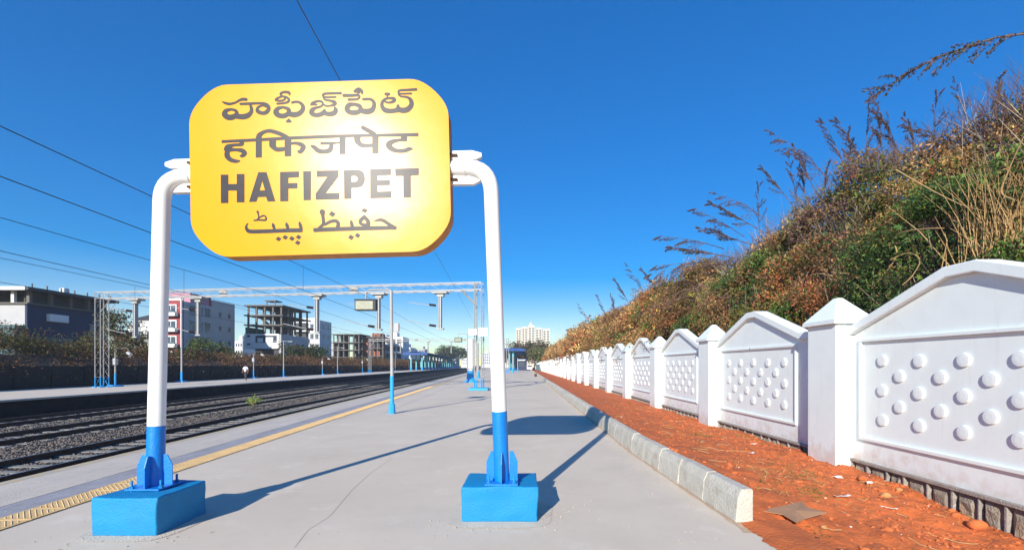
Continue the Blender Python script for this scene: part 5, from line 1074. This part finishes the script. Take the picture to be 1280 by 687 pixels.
# ------------------------------------------------------------ bushes behind the left wall, trees
rg = np.random.default_rng(21); cen = []; col = []; sz = []
for i in range(2300):
    Y = 10 + 290 * rg.random() ** 1.7; s = rg.random(); x0 = -32.0 - 7.6 * s; top_ = float(np.interp(Y, [22, 40, 62, 150], [4.3, 3.7, 2.7, 2.9])); z = 1.0 + (top_ - 1.0) * min(1, s * 2.2) * rg.uniform(.75, 1.05) + 1.1 * noise.noise(Vector((x0 * .4, Y * .22, 3))) ; r = .9 * rg.uniform(.6, 1.4) * (1 + Y / 200)
    w = {'brown': 5, 'rust': .9, 'tan': 2, 'olive': 1, 'purple': 1} if z < 2.9 + noise.noise(Vector((Y * .2, 3, 0))) else {'green': 1.6, 'dkgreen': 1.6, 'olive': 2.5, 'brown': 2.4, 'tan': 1}
    k = int(135 * rg.uniform(.6, 1.3)); d = rg.normal(size=(k, 3)); d /= np.linalg.norm(d, axis=1)[:, None]; d *= rg.random((k, 1)) ** .4 * r * (1, 1, .8); cen.append(d + (x0 - TS * Y, Y, z - .3)); col.append(pal_pick(k, w, rg) * .78 * rg.uniform(.6, 1.3, (k, 1))); sz.append(np.full(k, .052 * (1 + Y / 80)))
tag(leaves_obj('left_thicket', np.concatenate(cen), np.concatenate(sz), np.concatenate(col), rg=rg), 'brown and green bushes massed behind the dark wall of the far platform', 'undergrowth', kind='stuff')
g = G(); g.add([(x - TS * y, y, z) for y in (8, 320) for x, z in ((-31.8, .2), (-33, 1.6), (-36, 2.4), (-45, 2.2), (-80, 1.0), (-160, 0))], [(i, i + 1, i + 7, i + 6) for i in range(5)]); structure(g.build('hillside', 'bank_earth'))
def tree(B, h, rw, label, w, seed, leaf=.2, n=2600, group=None, bare=.0):
    t = thing('tree', label, 'tree', B, group); rd = random.Random(seed); g = G(); lumps = []
    tr = [(0, 0, 0), (rd.uniform(-.03, .03) * h, 0, h * .25), (rd.uniform(-.05, .05) * h, rd.uniform(-.04, .04) * h, h * .5)]; g.tube(tr, [h * .028, h * .022, h * .014], 7)
    for k in range(11):
        a = k * 2.4 + rd.random(); e = rd.uniform(.2, 1.2); q = Vector((math.cos(a) * rw * math.cos(e), math.sin(a) * rw * math.cos(e), h * .38 * math.sin(e) + h * .45)) * rd.uniform(.75, 1.0); s0 = Vector(tr[1 + k % 2]); g.tube([s0, (s0 + q) / 2 + Vector((0, 0, h * .03)), q], [h * .011, h * .008, h * .003], 4, False); lumps.append(q)
        for _ in range(3): lumps.append(q + Vector((rd.uniform(-.4, .4) * rw, rd.uniform(-.4, .4) * rw, rd.uniform(-.14, .14) * h)))
    g.build('trunk', 'bark', t, local=True); r3 = np.random.default_rng(seed); cs = []
    for L_ in lumps: k = n // len(lumps); d = r3.normal(size=(k, 3)); d /= np.linalg.norm(d, axis=1)[:, None]; cs.append(d * r3.random((k, 1)) ** .5 * rw * .36 * (1, 1, .75) + tuple(L_))
    c = np.concatenate(cs); leaves_obj('crown', c, leaf, pal_pick(len(c), w, r3) * r3.uniform(.6, 1.35, (len(c), 1)), t, rg=r3); return t
B = at(152, 456, 50); B.z = 0; tree(B, 8.2, 2.6, 'dark leafy tree right of the left portal mast', {'dkgreen': 3, 'brown': 2, 'olive': 1}, 31, .12, 5000)
B = at(372, 456, 95); B.z = 0; tree(B, 6.8, 3.6, 'dark spiky tree below the tall unfinished building', {'dkgreen': 4, 'brown': 1}, 32, .2, 3000)
B = at(392, 456, 108); B.z = 0; tree(B, 6.2, 3, 'smaller dark tree right of the spiky tree below the white balconied block', {'dkgreen': 3, 'green': 1}, 33, .2, 2400)
B = at(250, 456, 75); B.z = 0; tree(B, 6.4, 3.4, 'green tree in front of the side of the red and white block', {'green': 3, 'olive': 2, 'dkgreen': 2}, 34, .17, 3000)
B = at(563, 456, 330); B.z = 0; tree(B, 17, 11, 'round grey-green tree rising behind the far shelter roof', {'dkgreen': 3, 'olive': 1}, 35, .7, 3000)
far_l = ('leftmost dark tree behind the near shelter', 'dark brownish tree in front of the cream towers', 'broad dark tree right of the near shelter', 'olive tree standing at the far end of the bank', 'green tree where the white wall meets the bank', 'small dark tree at the end of the wall')
for k, (u, vt, Y, rw, w) in enumerate(((640, 432, 230, 5, {'dkgreen': 4, 'brown': 1}), (655, 421, 225, 7.5, {'dkgreen': 2, 'brown': 3, 'olive': 1}), (668, 423, 215, 7.5, {'dkgreen': 3, 'brown': 2}), (683, 430, 195, 6, {'olive': 3, 'green': 2}), (694, 432, 175, 5, {'olive': 3, 'green': 2, 'tan': 1}), (675, 436, 240, 8, {'dkgreen': 3}))):
    B = at(u, 456, Y); B.z = 0; tree(B, H + (V0 - vt) * Y / F, rw, far_l[k], w, 40 + k, .42, 3600)
# ------------------------------------------------------------ air
g = G(); g.box(-900, 900, -80, 900, -2.2, 75); hz = g.build('haze', 'b_white'); hz['kind'] = 'stuff'; hz.data.materials.clear()
m = bpy.data.materials.new('haze'); m.use_nodes = True; nn = m.node_tree.nodes; nn.remove(nn['Principled BSDF']); pv = nn.new('ShaderNodeVolumePrincipled'); pv.inputs['Color'].default_value = (.8, .88, 1, 1); pv.inputs['Density'].default_value = .0004; m.node_tree.links.new(pv.outputs[0], nn['Material Output'].inputs['Volume']); hz.data.materials.append(m)
